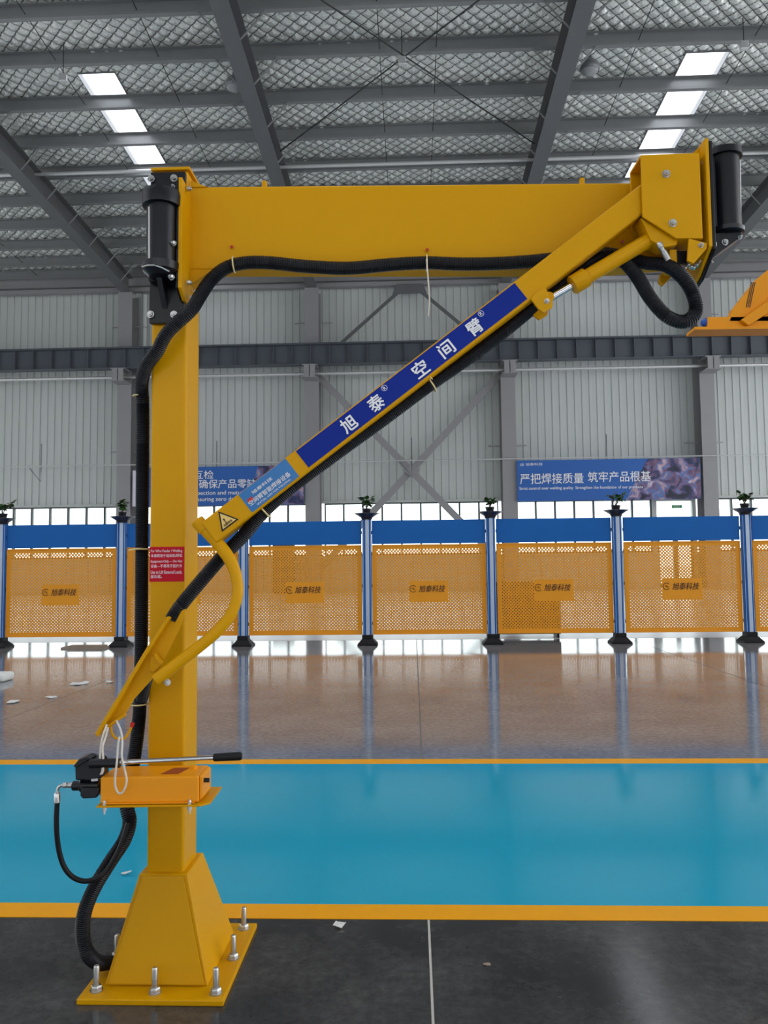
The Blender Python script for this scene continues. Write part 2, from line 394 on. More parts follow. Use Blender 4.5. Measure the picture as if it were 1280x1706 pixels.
MB().box((XL, WY-0.55, 17.3), (XR, WY, 17.95)).build('eave_beam', 'column', wb, bevel=0.02)
MB().box((XL, WY-0.75, 16.92), (XR, WY-0.4, 17.14)).build('eave_beam', 'column', wb, bevel=0.02)

# window bands, one window per bay, panes singly
wn = 0
def window_band(x0, x1, z0, z1, n):
    global wn; wn += 1
    f = MB(); t = 0.07
    f.box((x0, WY+0.08, z0), (x1, WY+0.25, z0+t)).box((x0, WY+0.08, z1-t), (x1, WY+0.25, z1))
    f.box((x0, WY+0.081, z0), (x0+t, WY+0.249, z1)).box((x1-t, WY+0.081, z0), (x1, WY+0.249, z1))
    w = tag(f.build('window_%d' % wn, 'frame'), kind='structure')
    p = (x1-x0)/n
    for i in range(n):
        if i: MB().box((x0+i*p-0.05, WY+0.06, z0+t), (x0+i*p+0.05, WY+0.23, z1-t)).build('mullion', 'frame', w)
        MB().box((x0+i*p+0.051 if i else x0+t, WY+0.15, z0+t), (x0+(i+1)*p-0.051 if i < n-1 else x1-t, WY+0.165, z1-t)).build('pane', 'glass', w)
for i in range(1, len(colX)-2):
    a, b = colX[i]+0.5, colX[i+1]-0.5
    if i == 4: window_band(a, DX0-0.3, Z_UP0, Z_UP1, 7)
    else: window_band(a, b, Z_UP0, Z_UP1, 9)
# glazed door in the fourth bay
d = MB()
d.box((DX0-0.3, WY, 0), (DX0-0.05, WY+0.3, Z_UP1)).box((DX1, WY, 0), (DX1+0.2, WY+0.3, Z_UP1)).box((DX0-0.05, WY+0.02, Z_UP1-0.12), (DX1, WY+0.25, Z_UP1))
dr = tag(d.build('door_1', 'sill'), kind='structure')
xm = (DX0+DX1)/2
for a, b in ((DX0-0.05, xm-0.01), (xm+0.01, DX1)):
    l = MB()
    l.box((a, WY+0.08, 0.02), (b, WY+0.17, 0.28)).box((a, WY+0.08, 3.1), (b, WY+0.17, 3.24)).box((a, WY+0.081, 0.28), (a+0.12, WY+0.169, 3.1)).box((b-0.12, WY+0.081, 0.28), (b, WY+0.169, 3.1))
    lf = l.build('door_leaf', 'frame', dr)
    MB().box((a+0.12, WY+0.11, 0.28), (b-0.12, WY+0.13, 3.1)).build('pane', 'glass', lf)
MB().box((DX0-0.05, WY+0.11, 3.24), (DX1, WY+0.13, Z_UP1-0.12)).build('pane', 'glass', dr)
g = atY(1128, 844, WY)
sg = tag(MB().box((g.x-0.27, WY-0.05, g.z-0.09), (g.x+0.27, WY+0.03, g.z+0.09)).build('exit_sign', 'green_sign'), 'small green exit sign above the glazed door', 'sign')
text('EXIT', 'lettering', sg, (g.x, WY-0.052, g.z), X3, Z3, 0.32, 0.11, 'white')

wf = MB().box((XL, YF-0.3, 0), (XR, YF, 5.0)).box((XL, YF-0.3, 8.2), (XR, YF, 21.0))
for x in colX: wf.box((x-0.5, YF-0.3, 5.0), (x+0.5, YF, 8.2))
tag(wf.build('wall_front_added', 'clad'), kind='structure')         # unseen side: wall and window band added to set the light on the crane's face

wl = MB().box((XL-0.3, YF, 0), (XL, WY+0.3, 2.0)).box((XL-0.3, YF, 9.0), (XL, WY+0.3, 18.2))
for y in range(-16, 44, 8): wl.box((XL-0.3, y, 2.0), (XL, y+0.8, 9.0))
tag(wl.build('wall_left_added', 'clad'), kind='structure')  # unseen wall, added to cut the daylight from the left
# ---- roof
def zr(y): return 18.22+(WY-y)*0.05
SKY = [(-11.66, -10.34), (9.65, 11.11)]; SY0, SY1 = 26.15, 42.2
rf = MB()
def slab(x0, x1, y0, y1, dz0, dz1):
    A = [(x0, y0, zr(y0)+dz0), (x1, y0, zr(y0)+dz0), (x1, y0, zr(y0)+dz1), (x0, y0, zr(y0)+dz1)]
    B = [(x0, y1, zr(y1)+dz0), (x1, y1, zr(y1)+dz0), (x1, y1, zr(y1)+dz1), (x0, y1, zr(y1)+dz1)]
    rf.hull(A, B)
NY0, NY1 = -14.0, 18.6
slab(XL, XR, YF-0.3, NY0, 0.1, 0.2); slab(XL, XR, NY1, SY0, 0.1, 0.2); slab(XL, XR, SY1, WY+0.6, 0.1, 0.2)
_e = [XL]+[v for x in ADDED_STRIPS for v in (x-SW/2, x+SW/2)]+[XR]
for a, b in zip(_e[::2], _e[1::2]): slab(a, b, NY0, NY1, 0.1, 0.2)
xs = [XL, SKY[0][0], SKY[0][1], SKY[1][0], SKY[1][1], XR]
for a, b in ((xs[0], xs[1]), (xs[2], xs[3]), (xs[4], xs[5])): slab(a, b, SY0, SY1, 0.1, 0.2)
ceil = tag(rf.build('ceiling', mat('roof_sheet', srgb(170, 172, 170), 0.6)), kind='structure')
for a, b in SKY:
    rf = MB(); slab(a, b, SY0, SY1, 0.12, 0.14); sk_ = rf.build('skylight', 'skylight', ceil, label='unseen translucent roof light added to brighten the hall')
    rf = MB(); slab(a-0.03, a, SY0, SY1, -0.12, 0.1); slab(b, b+0.03, SY0, SY1, -0.12, 0.1); slab(a, b, SY0-0.03, SY0, -0.12, 0.1); rf.build('skylight_curb', 'purlin', sk_)
for x in ADDED_STRIPS:
    rf = MB(); slab(x-SW/2, x+SW/2, NY0, NY1, 0.12, 0.14); rf.build('skylight', 'skylight', ceil, label='unseen translucent roof light added to brighten the hall')  # added roof lights, out of view, for more light from overhead
# quilted foil insulation bulging through a diamond wire net
x0, x1, y0, y1 = -28.0, 26.0, 20.6, WY-0.05
nx_, ny_ = int((x1-x0)/(DA/6)), int((y1-y0)/(DB/6))
gxx = np.linspace(x0, x1, nx_+1); gyy = np.linspace(y0, y1, ny_+1)
for e0 in (SKY[0][0], SKY[0][1], SKY[1][0], SKY[1][1]): gxx[np.abs(gxx-e0).argmin()] = e0
gyy[np.abs(gyy-SY0).argmin()] = SY0
Xg, Yg = np.meshgrid(gxx, gyy)
iu = np.floor(Xg/DA+Yg/DB).astype(int); iv = np.floor(Xg/DA-Yg/DB).astype(int)
rnd_ = np.abs((np.sin(iu*12.9898+iv*78.233)*43758.5453) % 1.0)
amp = 0.105*(0.6+0.7*rnd_)
bul = np.abs(np.sin(math.pi*(Xg/DA+Yg/DB))*np.sin(math.pi*(Xg/DA-Yg/DB)))
Zg = 18.22+(WY-Yg)*0.05 - amp*bul**0.75 + 0.02*np.sin(Xg*0.7+np.sin(Yg*0.9))*np.sin(Yg*1.3)
vv = np.stack([Xg, Yg, Zg], -1).reshape(-1, 3)
ii = np.arange(ny_)[:, None]*(nx_+1)+np.arange(nx_)[None, :]
cx = (gxx[:-1]+gxx[1:])/2; cy = (gyy[:-1]+gyy[1:])/2
keep = np.ones((ny_, nx_), bool)
for a, b in SKY: keep &= ~(((cx > a) & (cx < b))[None, :] & ((cy > SY0) & (cy < SY1))[:, None])
q = np.stack([ii, ii+(nx_+1), ii+(nx_+1)+1, ii+1], -1)[keep]
me = bpy.data.meshes.new('insulation'); me.vertices.add(len(vv)); me.vertices.foreach_set('co', vv.ravel())
me.loops.add(q.size); me.loops.foreach_set('vertex_index', q.ravel().astype(np.int32))
me.polygons.add(len(q)); me.polygons.foreach_set('loop_start', np.arange(0, q.size, 4, dtype=np.int32)); me.polygons.foreach_set('loop_total', np.full(len(q), 4, dtype=np.int32))
me.update(calc_edges=True); me.validate(); me.materials.append(M['foil'])
me.polygons.foreach_set('use_smooth', np.ones(len(q), bool))
o = bpy.data.objects.new('insulation', me); COL.objects.link(o); o.parent = ceil; o['kind'] = 'stuff'; o['label'] = 'quilted silver foil insulation in a diamond wire net'
# purlins (C sections)
pY = [23.0-2.28*k for k in range(1, 17)][::-1]+[23.0, 25.1, 27.47, 29.76, 32.02, 34.2, 36.4, 38.53, 40.5, 42.1]
for y in pY:
    zb = zr(y)-0.585
    p = MB(); a, b = XL, XR
    p.box((a, y-0.02, zb), (b, y, zb+0.47)).box((a, y-0.17, zb-0.016), (b, y, zb)).box((a, y-0.17, zb+0.47), (b, y, zb+0.486)).box((a, y-0.17, zb), (b, y-0.155, zb+0.055))
    p.build('purlin', 'purlin', ceil)
# sag rods between purlins
for x in (-11.95, -0.9, 1.0, 7.7, -20.9, 19.6, -8.4, 11.5):
    for ya, yb in zip(pY[14:], pY[15:]):
        MB().cyl((x, ya, zr(ya)-0.36), (x, yb-0.03, zr(yb)-0.36), 0.014, 6).build('sag_rod', 'wire', ceil)
# rafters with fly braces
rl = {-15.74: 'grey roof rafter at the left, above the white notice', -5.385: 'grey roof rafter crossing above the left half of the boom', 5.235: 'grey roof rafter crossing above the right half of the boom', 15.82: 'grey roof rafter at the right edge behind the black hinge',
      -26.1: 'grey roof rafter beyond the left edge of the hall view', 26.35: 'grey roof rafter beyond the right edge of the hall view', -36.5: 'outermost grey roof rafter on the left side', 36.8: 'outermost grey roof rafter on the right side'}
def zrb(y): return 16.66+(WY-y)*0.05
for x in colX:
    r = MB(); zt = lambda y: zr(y)-0.61
    def band(xa, xb, f0, f1):
        ya, yb = YF+0.05, WY-0.8
        r.hull([(xa, ya, f0(ya)), (xb, ya, f0(ya)), (xb, ya, f1(ya)), (xa, ya, f1(ya))], [(xa, yb, f0(yb)), (xb, yb, f0(yb)), (xb, yb, f1(yb)), (xa, yb, f1(yb))])
    band(x-0.28, x+0.28, zrb, lambda y: zrb(y)+0.035)
    band(x-0.015, x+0.015, lambda y: zrb(y)+0.035, lambda y: zt(y)-0.03)
    band(x-0.28, x+0.28, lambda y: zt(y)-0.03, zt)
    ro = tag(r.build('rafter', 'rafter'), rl[x], 'roof beam', 'sloping roof rafters')
    for y in pY[14:]:
        if y > WY-2: continue
        for s in (-1, 1):
            MB().tube([(x+s*0.25, y-0.1, zrb(y)+0.05), (x+s*1.05, y-0.1, zr(y)-0.58)], 0.03, 5).build('fly_brace', 'purlin', ro)
# cross-bracing cables under the roof between the two middle rafters
cb = thing('cable_brace', (0, 24.6, zr(24.6)-1.1), 'dark crossed bracing rods under the roof between the two middle rafters', 'bracing')
for xa, ya, xb, yb in ((-5.1, 19.6, 5.0, 30.0), (5.0, 19.6, -5.1, 30.0)):
    MB().cyl((xa, ya, zr(ya)-0.85), (xb, yb, zr(yb)-0.85), 0.024, 8).build('bracing_rod', 'wire', cb)
# steel wall posts with crane-beam brackets
RY0, RY1, RZ0, RZ1 = 40.82, 41.32, 12.34, 13.26
cl = {-15.74: 'grey steel wall post beside the white notice, left of the yellow column', -5.385: 'grey steel wall post right of the left banner', 5.235: 'grey steel wall post left of the right banner', 15.82: 'grey steel wall post right of the right banner',
      -26.1: 'grey steel wall post beyond the left end of the fence', 26.35: 'grey steel wall post beyond the right end of the fence', -36.5: 'outermost grey steel wall post on the left', 36.8: 'outermost grey steel wall post on the right'}
for x in colX:
    c = MB(); c.box((x-0.385, 41.76, 0), (x+0.385, 41.80, 16.7)).box((x-0.385, 42.76, 0), (x+0.385, 42.80, 16.7)).box((x-0.015, 41.80, 0), (x+0.015, 42.76, 16.7))
    co = tag(c.build('wall_post', 'column'), cl[x], 'steel post', 'steel wall posts')
    b = MB(); b.box((x-0.4, 40.75, 12.14), (x+0.4, 41.76, 12.19)).box((x-0.4, 40.75, 11.49), (x+0.4, 41.76, 11.53)).box((x-0.02, 40.75, 11.53), (x+0.02, 41.76, 12.14)).box((x-0.3, 40.75, 11.53), (x+0.3, 40.78, 12.14))
    b.build('bracket', 'column', co)
    MB().box((x-0.5, 41.6, 0.0), (x+0.5, 42.9, 0.07)).build('base_plate', 'column', co)
    for s in (-1, 1):
        for z in (7.84, 14.9): MB().tube([(x+s*0.385, 42.3, z), (x+s*1.04, 42.6, z+0.06)], 0.032, 6).build('girt_tie', 'column', co)
# crane runway beam
rb = thing('runway_beam', (0, 41.07, RZ0), 'long dark grey runway beam across the far wall, resting on the wall posts', 'beam')
r = MB()
r.box((XL, RY0, RZ0-0.15), (XR, RY1, RZ0-0.11)).box((XL, RY0-0.08, RZ1), (XR, RY1+0.08, RZ1+0.05)).box((XL, 41.055, RZ0-0.11), (XR, 41.085, RZ1)).box((XL, 40.99, RZ1+0.05), (XR, 41.15, RZ1+0.15))
r.build('beam_web', 'rail', rb)
x = -27.5
while x < 26.5:
    MB().box((x, RY0+0.02, RZ0-0.11), (x+0.03, 41.055, RZ1)).build('stiffener', 'rail', rb); x += 1.007
# pipes along the wall
tag(MB().cyl((XL, 41.57, 11.86), (XR, 41.57, 11.86), 0.085, 10).build('pipe', 'pipe', smooth=True), 'silver pipe running just under the dark runway beam', 'pipe')
cp = tag(MB().cyl((XL, 41.68, 7.05), (XR, 41.68, 7.05), 0.034, 8).build('conduit', 'pipe', smooth=True), 'thin silver conduit along the wall above the banners', 'pipe')
for x in (-20.3, -10.6, 0.0, 10.4):
    MB().tube([(x, 41.74, 6.75), (x, 41.74, 8.3)], 0.022, 6).build('pipe_hanger', 'rail', cp)
    MB().tube([(x-0.62, 41.70, 6.95), (x, 41.74, 6.2), (x, 41.74, 6.95)], 0.02, 6).build('pipe_hanger', 'rail', cp)
tag(MB().cyl((-14.95, 42.6, 6.0), (-14.95, 42.6, 16.8), 0.13, 12).build('downpipe', 'sill', smooth=True), 'pale vertical drain pipe on the wall just left of the yellow column', 'pipe')
tag(MB().cyl((XL, 31.35, zr(31.35)-0.72), (XR, 31.35, zr(31.35)-0.72), 0.075, 10).build('roof_pipe', 'pipe', smooth=True), 'thin pipe running across under the roof purlins', 'pipe')
# wall bracing
def flat_brace(a, b, w=0.36):
    a, b = Vector(a), Vector(b); t = (b-a).normalized(); n = Vector((0, 1, 0)); s = t.cross(n).normalized()*w/2
    return MB().prism([a-s, b-s, b+s, a+s], n*0.07)
wbr = thing('cross_brace', (0.0, 42.2, 1.4), 'grey X-shaped steel wall brace between the two banners', 'bracing')
flat_brace((-4.97, 42.15, 11.74), (4.85, 42.15, 1.38)).build('brace_bar', 'column', wbr)
flat_brace((4.85, 42.25, 11.74), (-4.97, 42.25, 1.38)).build('brace_bar', 'column', wbr)
MB().prism([(-0.4, 42.12, 6.55), (0, 42.12, 6.13), (0.4, 42.12, 6.55), (0, 42.12, 6.97)], (0, -0.03, 0)).build('gusset_plate', 'column', wbr)
ub = thing('peak_brace', (0.0, 42.2, 12.9), 'grey inverted V steel brace on the wall above the runway beam', 'bracing')
flat_brace((-4.7, 42.15, 12.9), (-0.5, 42.15, 16.6), 0.18).build('brace_bar', 'rafter', ub)
flat_brace((4.7, 42.15, 12.9), (0.5, 42.15, 16.6), 0.18).build('brace_bar', 'rafter', ub)
MB().prism([(-0.95, 42.12, 16.35), (0.95, 42.12, 16.35), (0.75, 42.12, 16.9), (-0.75, 42.12, 16.9)], (0, -0.03, 0)).build('gusset_plate', 'rafter', ub)

# ================================================================== FAR THINGS
BY = 41.60
bn = tag(MB().box((5.59, BY, 4.76), (15.24, BY+0.05, 6.94)).build('banner', 'banner'), 'blue banner with white Chinese slogan, right of the wall bracing', 'banner')
MB().prism([(12.5, BY-0.006, 6.935), (15.235, BY-0.006, 6.935), (15.235, BY-0.006, 4.765), (11.3, BY-0.006, 4.765)], (0, 0.004, 0)).build('printed_photo', 'photo', bn, label='printed welding picture')
text('严把焊接质量', 'lettering', bn, (7.42, BY-0.008, 5.95), X3, Z3, 3.35, 0.56, 'white', bold=0.006)
text('筑牢产品根基', 'lettering', bn, (10.98, BY-0.008, 6.0), X3, Z3, 3.3, 0.56, 'white', bold=0.006)
text('Strict control over welding quality  Strengthen the foundation of our products', 'lettering', bn, (8.95, BY-0.008, 5.42), X3, Z3, 6.5, 0.2, 'white', bold=0.006)
text('@ 旭泰科技', 'lettering', bn, (6.36, BY-0.008, 6.72), X3, Z3, 1.2, 0.17, 'white')
bl = tag(MB().box((-14.3, BY, 4.76), (-5.85, BY+0.05, 6.87)).build('banner', 'banner'), 'blue banner with white Chinese slogan, partly behind the yellow column', 'banner')
MB().prism([(-8.3, BY-0.006, 6.865), (-5.855, BY-0.006, 6.865), (-5.855, BY-0.006, 4.765), (-8.95, BY-0.006, 4.765)], (0, 0.004, 0)).build('printed_photo', 'photo', bl, label='printed workshop picture')
text('自检互检', 'lettering', bl, (-11.8, BY-0.008, 6.44), X3, Z3, 2.15, 0.46, 'white', bold=0.006)
text('确保产品零缺陷', 'lettering', bl, (-9.72, BY-0.008, 5.93), X3, Z3, 3.6, 0.48, 'white', bold=0.006)
text('Self-inspection and mutual inspection,', 'lettering', bl, (-10.02, BY-0.008, 5.42), X3, Z3, 5.1, 0.29, 'white', bold=0.008)
text('ensuring zero defects', 'lettering', bl, (-10.4, BY-0.008, 5.08), X3, Z3, 2.8, 0.28, 'white', bold=0.008)
nt_ = tag(MB().box((-15.2, 41.70, 4.78), (-14.6, 41.75, 6.74)).build('notice_sheet', 'notice'), 'tall white notice sheet hanging at the wall post left of the yellow column', 'notice')
text('安全\n生产\n操作\n规程', 'lettering', nt_, (-14.9, 41.695, 5.8), X3, Z3, 0.28, 1.3, 'column')

# dark cabinets seen through the perforated sheets
cab = thing('storage_cabinet', (2.25, 16.0, 0), 'dark cabinet behind the fence panel left of the fifth fence post', 'cabinet')
MB().box((1.62, 15.75, 0.08), (2.92, 16.2, 1.12)).build('cabinet_body', 'cabinet', cab, bevel=0.01)
for k in range(3): MB().box((1.64+k*0.43, 15.735, 0.12), (2.05+k*0.43, 15.75, 1.08)).build('cabinet_door', 'cabinet', cab, bevel=0.005)
for x in (1.66, 2.84): MB().box((x, 15.78, 0), (x+0.05, 16.16, 0.08)).build('leg', 'black', cab)
swc = thing('switch_cabinet', (-6.85, 41.2, 0), 'tall dark switch cabinet at the far wall, seen through the fence beside the curved pipe', 'cabinet')
MB().box((-7.4, 40.9, 0.1), (-6.3, 41.5, 2.65)).build('cabinet_body', 'cabinet', swc, bevel=0.02)
for k in range(2): MB().box((-7.37+k*0.54, 40.87, 0.16), (-6.87+k*0.54, 40.9, 2.6)).build('cabinet_door', 'cabinet', swc)
MB().box((-7.38, 40.95, 0.0), (-6.32, 41.45, 0.1)).build('plinth', 'black', swc)

# fence
FY = 14.7
postX = [-12.56, -10.22, -7.88, -5.548, -3.211, -0.867, 1.455, 3.80, 6.17, 8.52, 10.86]
def fence_panel_mesh(w, z0, z1):
    p, q2, r = 0.0605, 0.0302, 0.0114
    t = 0.003; nxc = int((w-0.10)/p); nzr = int((z1-z0-0.10)/q2)
    mx = (w-nxc*p)/2; mz = (z1-z0-nzr*q2)/2
    vs = []; fs = []
    def solid(xa, za, xb, zb):
        o = len(vs)
        vs.extend([(xa, 0, za), (xb, 0, za), (xb, 0, zb), (xa, 0, zb), (xa, t, za), (xb, t, za), (xb, t, zb), (xa, t, zb)])
        fs.extend([(o, o+1, o+2, o+3), (o+7, o+6, o+5, o+4), (o, o+4, o+5, o+1), (o+2, o+6, o+7, o+3)])
    sq = [(-1,-1),(0,-1),(1,-1),(1,0),(1,1),(0,1),(-1,1),(-1,0)]
    oc = [(math.cos(math.radians(225+45*k)), math.sin(math.radians(225+45*k))) for k in range(8)]
    def cell(xc, zc, hx, hz):
        o = len(vs)
        for y in (0, t):
            for a, b in sq: vs.append((xc+a*hx, y, zc+b*hz))
            for a, b in oc: vs.append((xc+a*r, y, zc+b*r))
        for k in range(8):
            k2 = (k+1) % 8
            fs.append((o+k, o+k2, o+8+k2, o+8+k)); fs.append((o+16+k2, o+16+k, o+24+k, o+24+k2)); fs.append((o+8+k, o+8+k2, o+24+k2, o+24+k))
    x0 = -w/2
    solid(x0, z0, -x0, z0+mz); solid(x0, z1-mz, -x0, z1); solid(x0, z0+mz, x0+mx, z1-mz); solid(-x0-mx, z0+mz, -x0, z1-mz)
    zc0 = (z0+z1)/2
    for j in range(nzr):
        z = z0+mz+(j+0.5)*q2; sft = (j % 2)*0.5
        if sft: solid(x0+mx, z-q2/2, x0+mx+p/2, z+q2/2); solid(x0+mx+(nxc-0.5)*p, z-q2/2, x0+mx+nxc*p, z+q2/2)
        run = None
        for i in range(nxc-(1 if sft else 0)):
            x = x0+mx+(i+0.5+sft)*p
            if abs(x+0.02) < 0.37 and -0.24 < z-zc0 < 0.16: solid(x-p/2, z-q2/2, x+p/2, z+q2/2)
            else: cell(x, z, p/2, q2/2)
    me = bpy.data.meshes.new('perforated_sheet'); me.from_pydata(vs, [], fs); me.materials.append(M['fence_orange']); me.update(); return me
PWF = 2.335-0.20
sheet = fence_panel_mesh(PWF, 0.215, 1.845)
ordn = ['far left', 'first', 'second', 'third', 'fourth', 'fifth', 'sixth', 'seventh', 'eighth', 'rightmost']
plab = {1: 'perforated orange fence panel beyond the left edge of the fence row', 2: 'perforated orange fence panel at the left edge, left of the yellow column',
        3: 'perforated orange fence panel half hidden behind the yellow crane column', 4: 'perforated orange fence panel with the tall dark cabinet showing through',
        5: 'perforated orange fence panel right below the X-shaped wall brace', 6: 'perforated orange fence panel with the wide dark cabinet showing through',
        7: 'perforated orange fence panel with the glazed door showing through', 8: 'perforated orange fence panel cut by the right edge of the photo',
        0: 'outermost perforated fence panel on the left', 9: 'outermost perforated fence panel on the right'}
proto = None
for i in range(len(postX)-1):
    xc = (postX[i]+postX[i+1])/2
    if proto is None:
        t = thing('fence_section', (0, FY, 0), plab[i], 'fence panel', 'perforated fence panels')
        o = bpy.data.objects.new('perforated_sheet', sheet); COL.objects.link(o); o.parent = t
        w = PWF/2
        MB().box((-w, FY-0.012, 0.19), (w, FY+0.018, 0.215)).box((-w, FY-0.012, 1.845), (w, FY+0.018, 1.865)).box((-w, FY-0.012, 0.215), (-w+0.02, FY+0.018, 1.845)).box((w-0.02, FY-0.012, 0.215), (w, FY+0.018, 1.845)).build('panel_frame', 'fence_orange', t)
        MB().box((-w, FY-0.015, 1.88), (w, FY+0.015, 2.325)).build('top_board', 'fence_blue', t, bevel=0.004)
        zc = 1.035
        text('旭泰科技', 'lettering', t, (0.05, FY-0.002, zc), X3, Z3, 0.50, 0.13, 'print_dark', bold=0.006, shear=0.25, label='dark brush-style lettering')
        g = MB(); cpt = [Vector((-0.30+0.062*math.cos(a), FY-0.004, zc+0.062*math.sin(a))) for a in np.linspace(0.7, 5.6, 16)]
        g.tube(cpt, 0.0055, 6)
        g.tube([Vector((-0.325+0.02*k, FY-0.004, zc+0.025*math.sin(k*2.1))) for k in range(4)], 0.006, 6)
        g.build('emblem', 'print_dark', t, label='round swirl emblem')
        for s in (-1, 1):
            for z in (0.4, 1.1, 1.7, 2.1): MB().box((s*w-(0.0 if s > 0 else 0.011), FY-0.01, z-0.03), (s*w+(0.011 if s > 0 else 0.0), FY+0.01, z+0.03)).build('clip', 'black', t)
        proto = t; t.location.x = xc
    else:
        t = copy_tree(proto); t.location.x = xc; t['label'] = plab[i]
postlab = {2: 'blue and silver fence post at the left edge of the photo', 3: 'blue and silver fence post just left of the black hose and yellow column', 4: 'blue and silver fence post right of the yellow column, behind the curved pipe',
           5: 'blue and silver fence post left of the X-brace panel', 6: 'blue and silver fence post below the wall post left of the right banner', 7: 'blue and silver fence post below the middle of the right banner', 8: 'blue and silver fence post nearest the right edge of the photo',
           0: 'outermost left fence post', 1: 'fence post beyond the left edge', 9: 'fence post beyond the right edge', 10: 'outermost right fence post'}
pp = None
for i, x in enumerate(postX):
    if pp is None:
        t = thing('fence_post', (0, FY, 0), postlab[i], 'post', 'fence posts with silver stripe')
        MB().box((-0.085, FY-0.055, 0.15), (0.085, FY+0.055, 2.345)).build('post_body', 'fence_blue', t, bevel=0.008)
        MB().box((-0.028, FY-0.066, 0.16), (0.040, FY-0.0555, 2.345)).build('silver_strip', 'silver', t, bevel=0.003)
        MB().box((-0.075, FY-0.0605, 0.16), (-0.068, FY-0.0555, 2.33)).box((0.066, FY-0.0605, 0.16), (0.073, FY-0.0555, 2.33)).build('edge_strip', 'silver', t)
        b = MB()
        sqr = lambda h, z: [(-h, FY-h, z), (h, FY-h, z), (h, FY+h, z), (-h, FY+h, z)]
        b.hull(sqr(0.185, 0.0), sqr(0.185, 0.03)).hull(sqr(0.18, 0.03), sqr(0.105, 0.115)).hull(sqr(0.10, 0.115), sqr(0.10, 0.19))
        b.build('foot', 'rubber', t, bevel=0.005)
        pp = t; t.location.x = x
    else:
        t = copy_tree(pp); t.location.x = x; t['label'] = postlab[i]
# potted plants standing on the posts
plantlab = {2: 'potted plant at the left edge of the photo, on a fence post', 3: 'dark bushy potted plant on the post left of the black hose', 4: 'potted plant hidden behind the boom, on the post right of the yellow column', 5: 'potted plant on the post at the left foot of the X-brace',
            6: 'upright potted plant on the post left of the right banner', 7: 'spreading potted plant below the right banner', 8: 'potted plant on the post nearest the right edge of the photo'}
for i in range(2, 9):
    if i == 4: continue
    x = postX[i]
    t = thing('potted_plant', (x, FY, 2.345), plantlab[i], 'plant', 'potted plants on the fence posts')
    MB().lathe((x, FY, 2.345), Z3, [(0, 0.10), (0.035, 0.11), (0.05, 0.13), (0.095, 0.20), (0.11, 0.235), (0.118, 0.235), (0.118, 0.20), (0.10, 0.17), (0.099, 0.0001)], 20).build('planter_cap', 'pot', t, smooth=True)
    MB().lathe((x, FY, 2.444), Z3, [(0, 0.06), (0.08, 0.082), (0.10, 0.09), (0.11, 0.09), (0.108, 0.075), (0.10, 0.07), (0.098, 0.0001)], 16).build('pot', 'pot', t, smooth=True)
    MB().lathe((x, FY, 2.545), Z3, [(0, 0.07), (0.004, 0.06)], 12).build('soil', 'soil', t)
    rnd = random.Random(i*5+1); sm = MB(); leaves = []
    tops = []
    for k in range(7):
        a = rnd.uniform(0, 6.28); l = rnd.uniform(0.05, 0.17); h = rnd.uniform(0.08, 0.22)
        tip = Vector((x+math.cos(a)*l, FY+math.sin(a)*l, 2.55+h)); sm.tube([(x, FY, 2.54), (x+math.cos(a)*l*0.35, FY+math.sin(a)*l*0.35, 2.55+h*0.55), tip], 0.006, 5); tops.append(tip)
    sm.build('stem', 'stem', t)
    for k in range(64 if i == 3 else 48):
        b = tops[k % 7].lerp(Vector((x, FY, 2.62)), rnd.uniform(0, 0.65)); a = rnd.uniform(0, 6.28); e = rnd.uniform(-0.5, 0.9)
        dr_ = Vector((math.cos(a)*math.cos(e), math.sin(a)*math.cos(e), math.sin(e))); sd = dr_.cross(Z3).normalized(); L_ = rnd.uniform(0.08, 0.135); w = L_*0.36; nn = sd.cross(dr_)
        pts = [b, b+dr_*L_*0.3+sd*w, b+dr_*L_*0.7+sd*w*0.8-nn*0.006, b+dr_*L_-nn*0.015, b+dr_*L_*0.7-sd*w*0.8-nn*0.006, b+dr_*L_*0.3-sd*w, b+dr_*L_*0.5+nn*0.006]
        m = MB().add(pts, [(0, 1, 6), (1, 2, 6), (2, 3, 6), (3, 4, 6), (4, 5, 6), (5, 0, 6)]); m.build('leaf', 'leaf', t)

# pendant lamps
lamplab = ['bell-shaped pendant lamp hanging beside the left middle rafter', 'bell-shaped pendant lamp hanging beside the right middle rafter']
for (px, py), lb in zip(((391, 140), (983, 112)), lamplab):
    Y = 25.9; c = atY(px, py, Y); t = thing('pendant_lamp', c, lb, 'lamp', 'pendant lamps under the roof')
    MB().lathe(c+Vector((0, 0, -0.14)), Z3, [(0, 0.30), (0.06, 0.34), (0.16, 0.33), (0.27, 0.27), (0.36, 0.18), (0.42, 0.10), (0.55, 0.08), (0.56, 0.0001)], 24).build('lamp_shade', 'lamp', t, smooth=True)
    MB().lathe(c+Vector((0, 0, -0.25)), Z3, [(0, 0.10), (0.05, 0.22), (0.105, 0.28)], 20).build('lamp_glass', 'lamp_glass', t, smooth=True)
    MB().cyl(c+Vector((0, 0, 0.40)), (c.x, c.y, zr(Y)-0.2), 0.02, 6).build('cord', 'wire', t)
for (px, py), lb in zip(((105, 130), (670, 102), (1240, 76)), ('small grey junction box hanging under the purlins, upper left', 'small grey box where the crossed bracing rods meet', 'small grey junction box hanging under the purlins, upper right')):
    Y = 24.6; c = atY(px, py, Y); t = thing('junction_box', c, lb, 'box', 'boxes hanging under the purlins')
    MB().box(c-Vector((0.13, 0.08, 0.14)), c+Vector((0.13, 0.08, 0.14))).build('box_body', 'pipe', t, bevel=0.03)
    MB().cyl(c+Vector((0, 0, 0.13)), (c.x, c.y, zr(Y)-0.1), 0.016, 6).build('cord', 'wire', t)

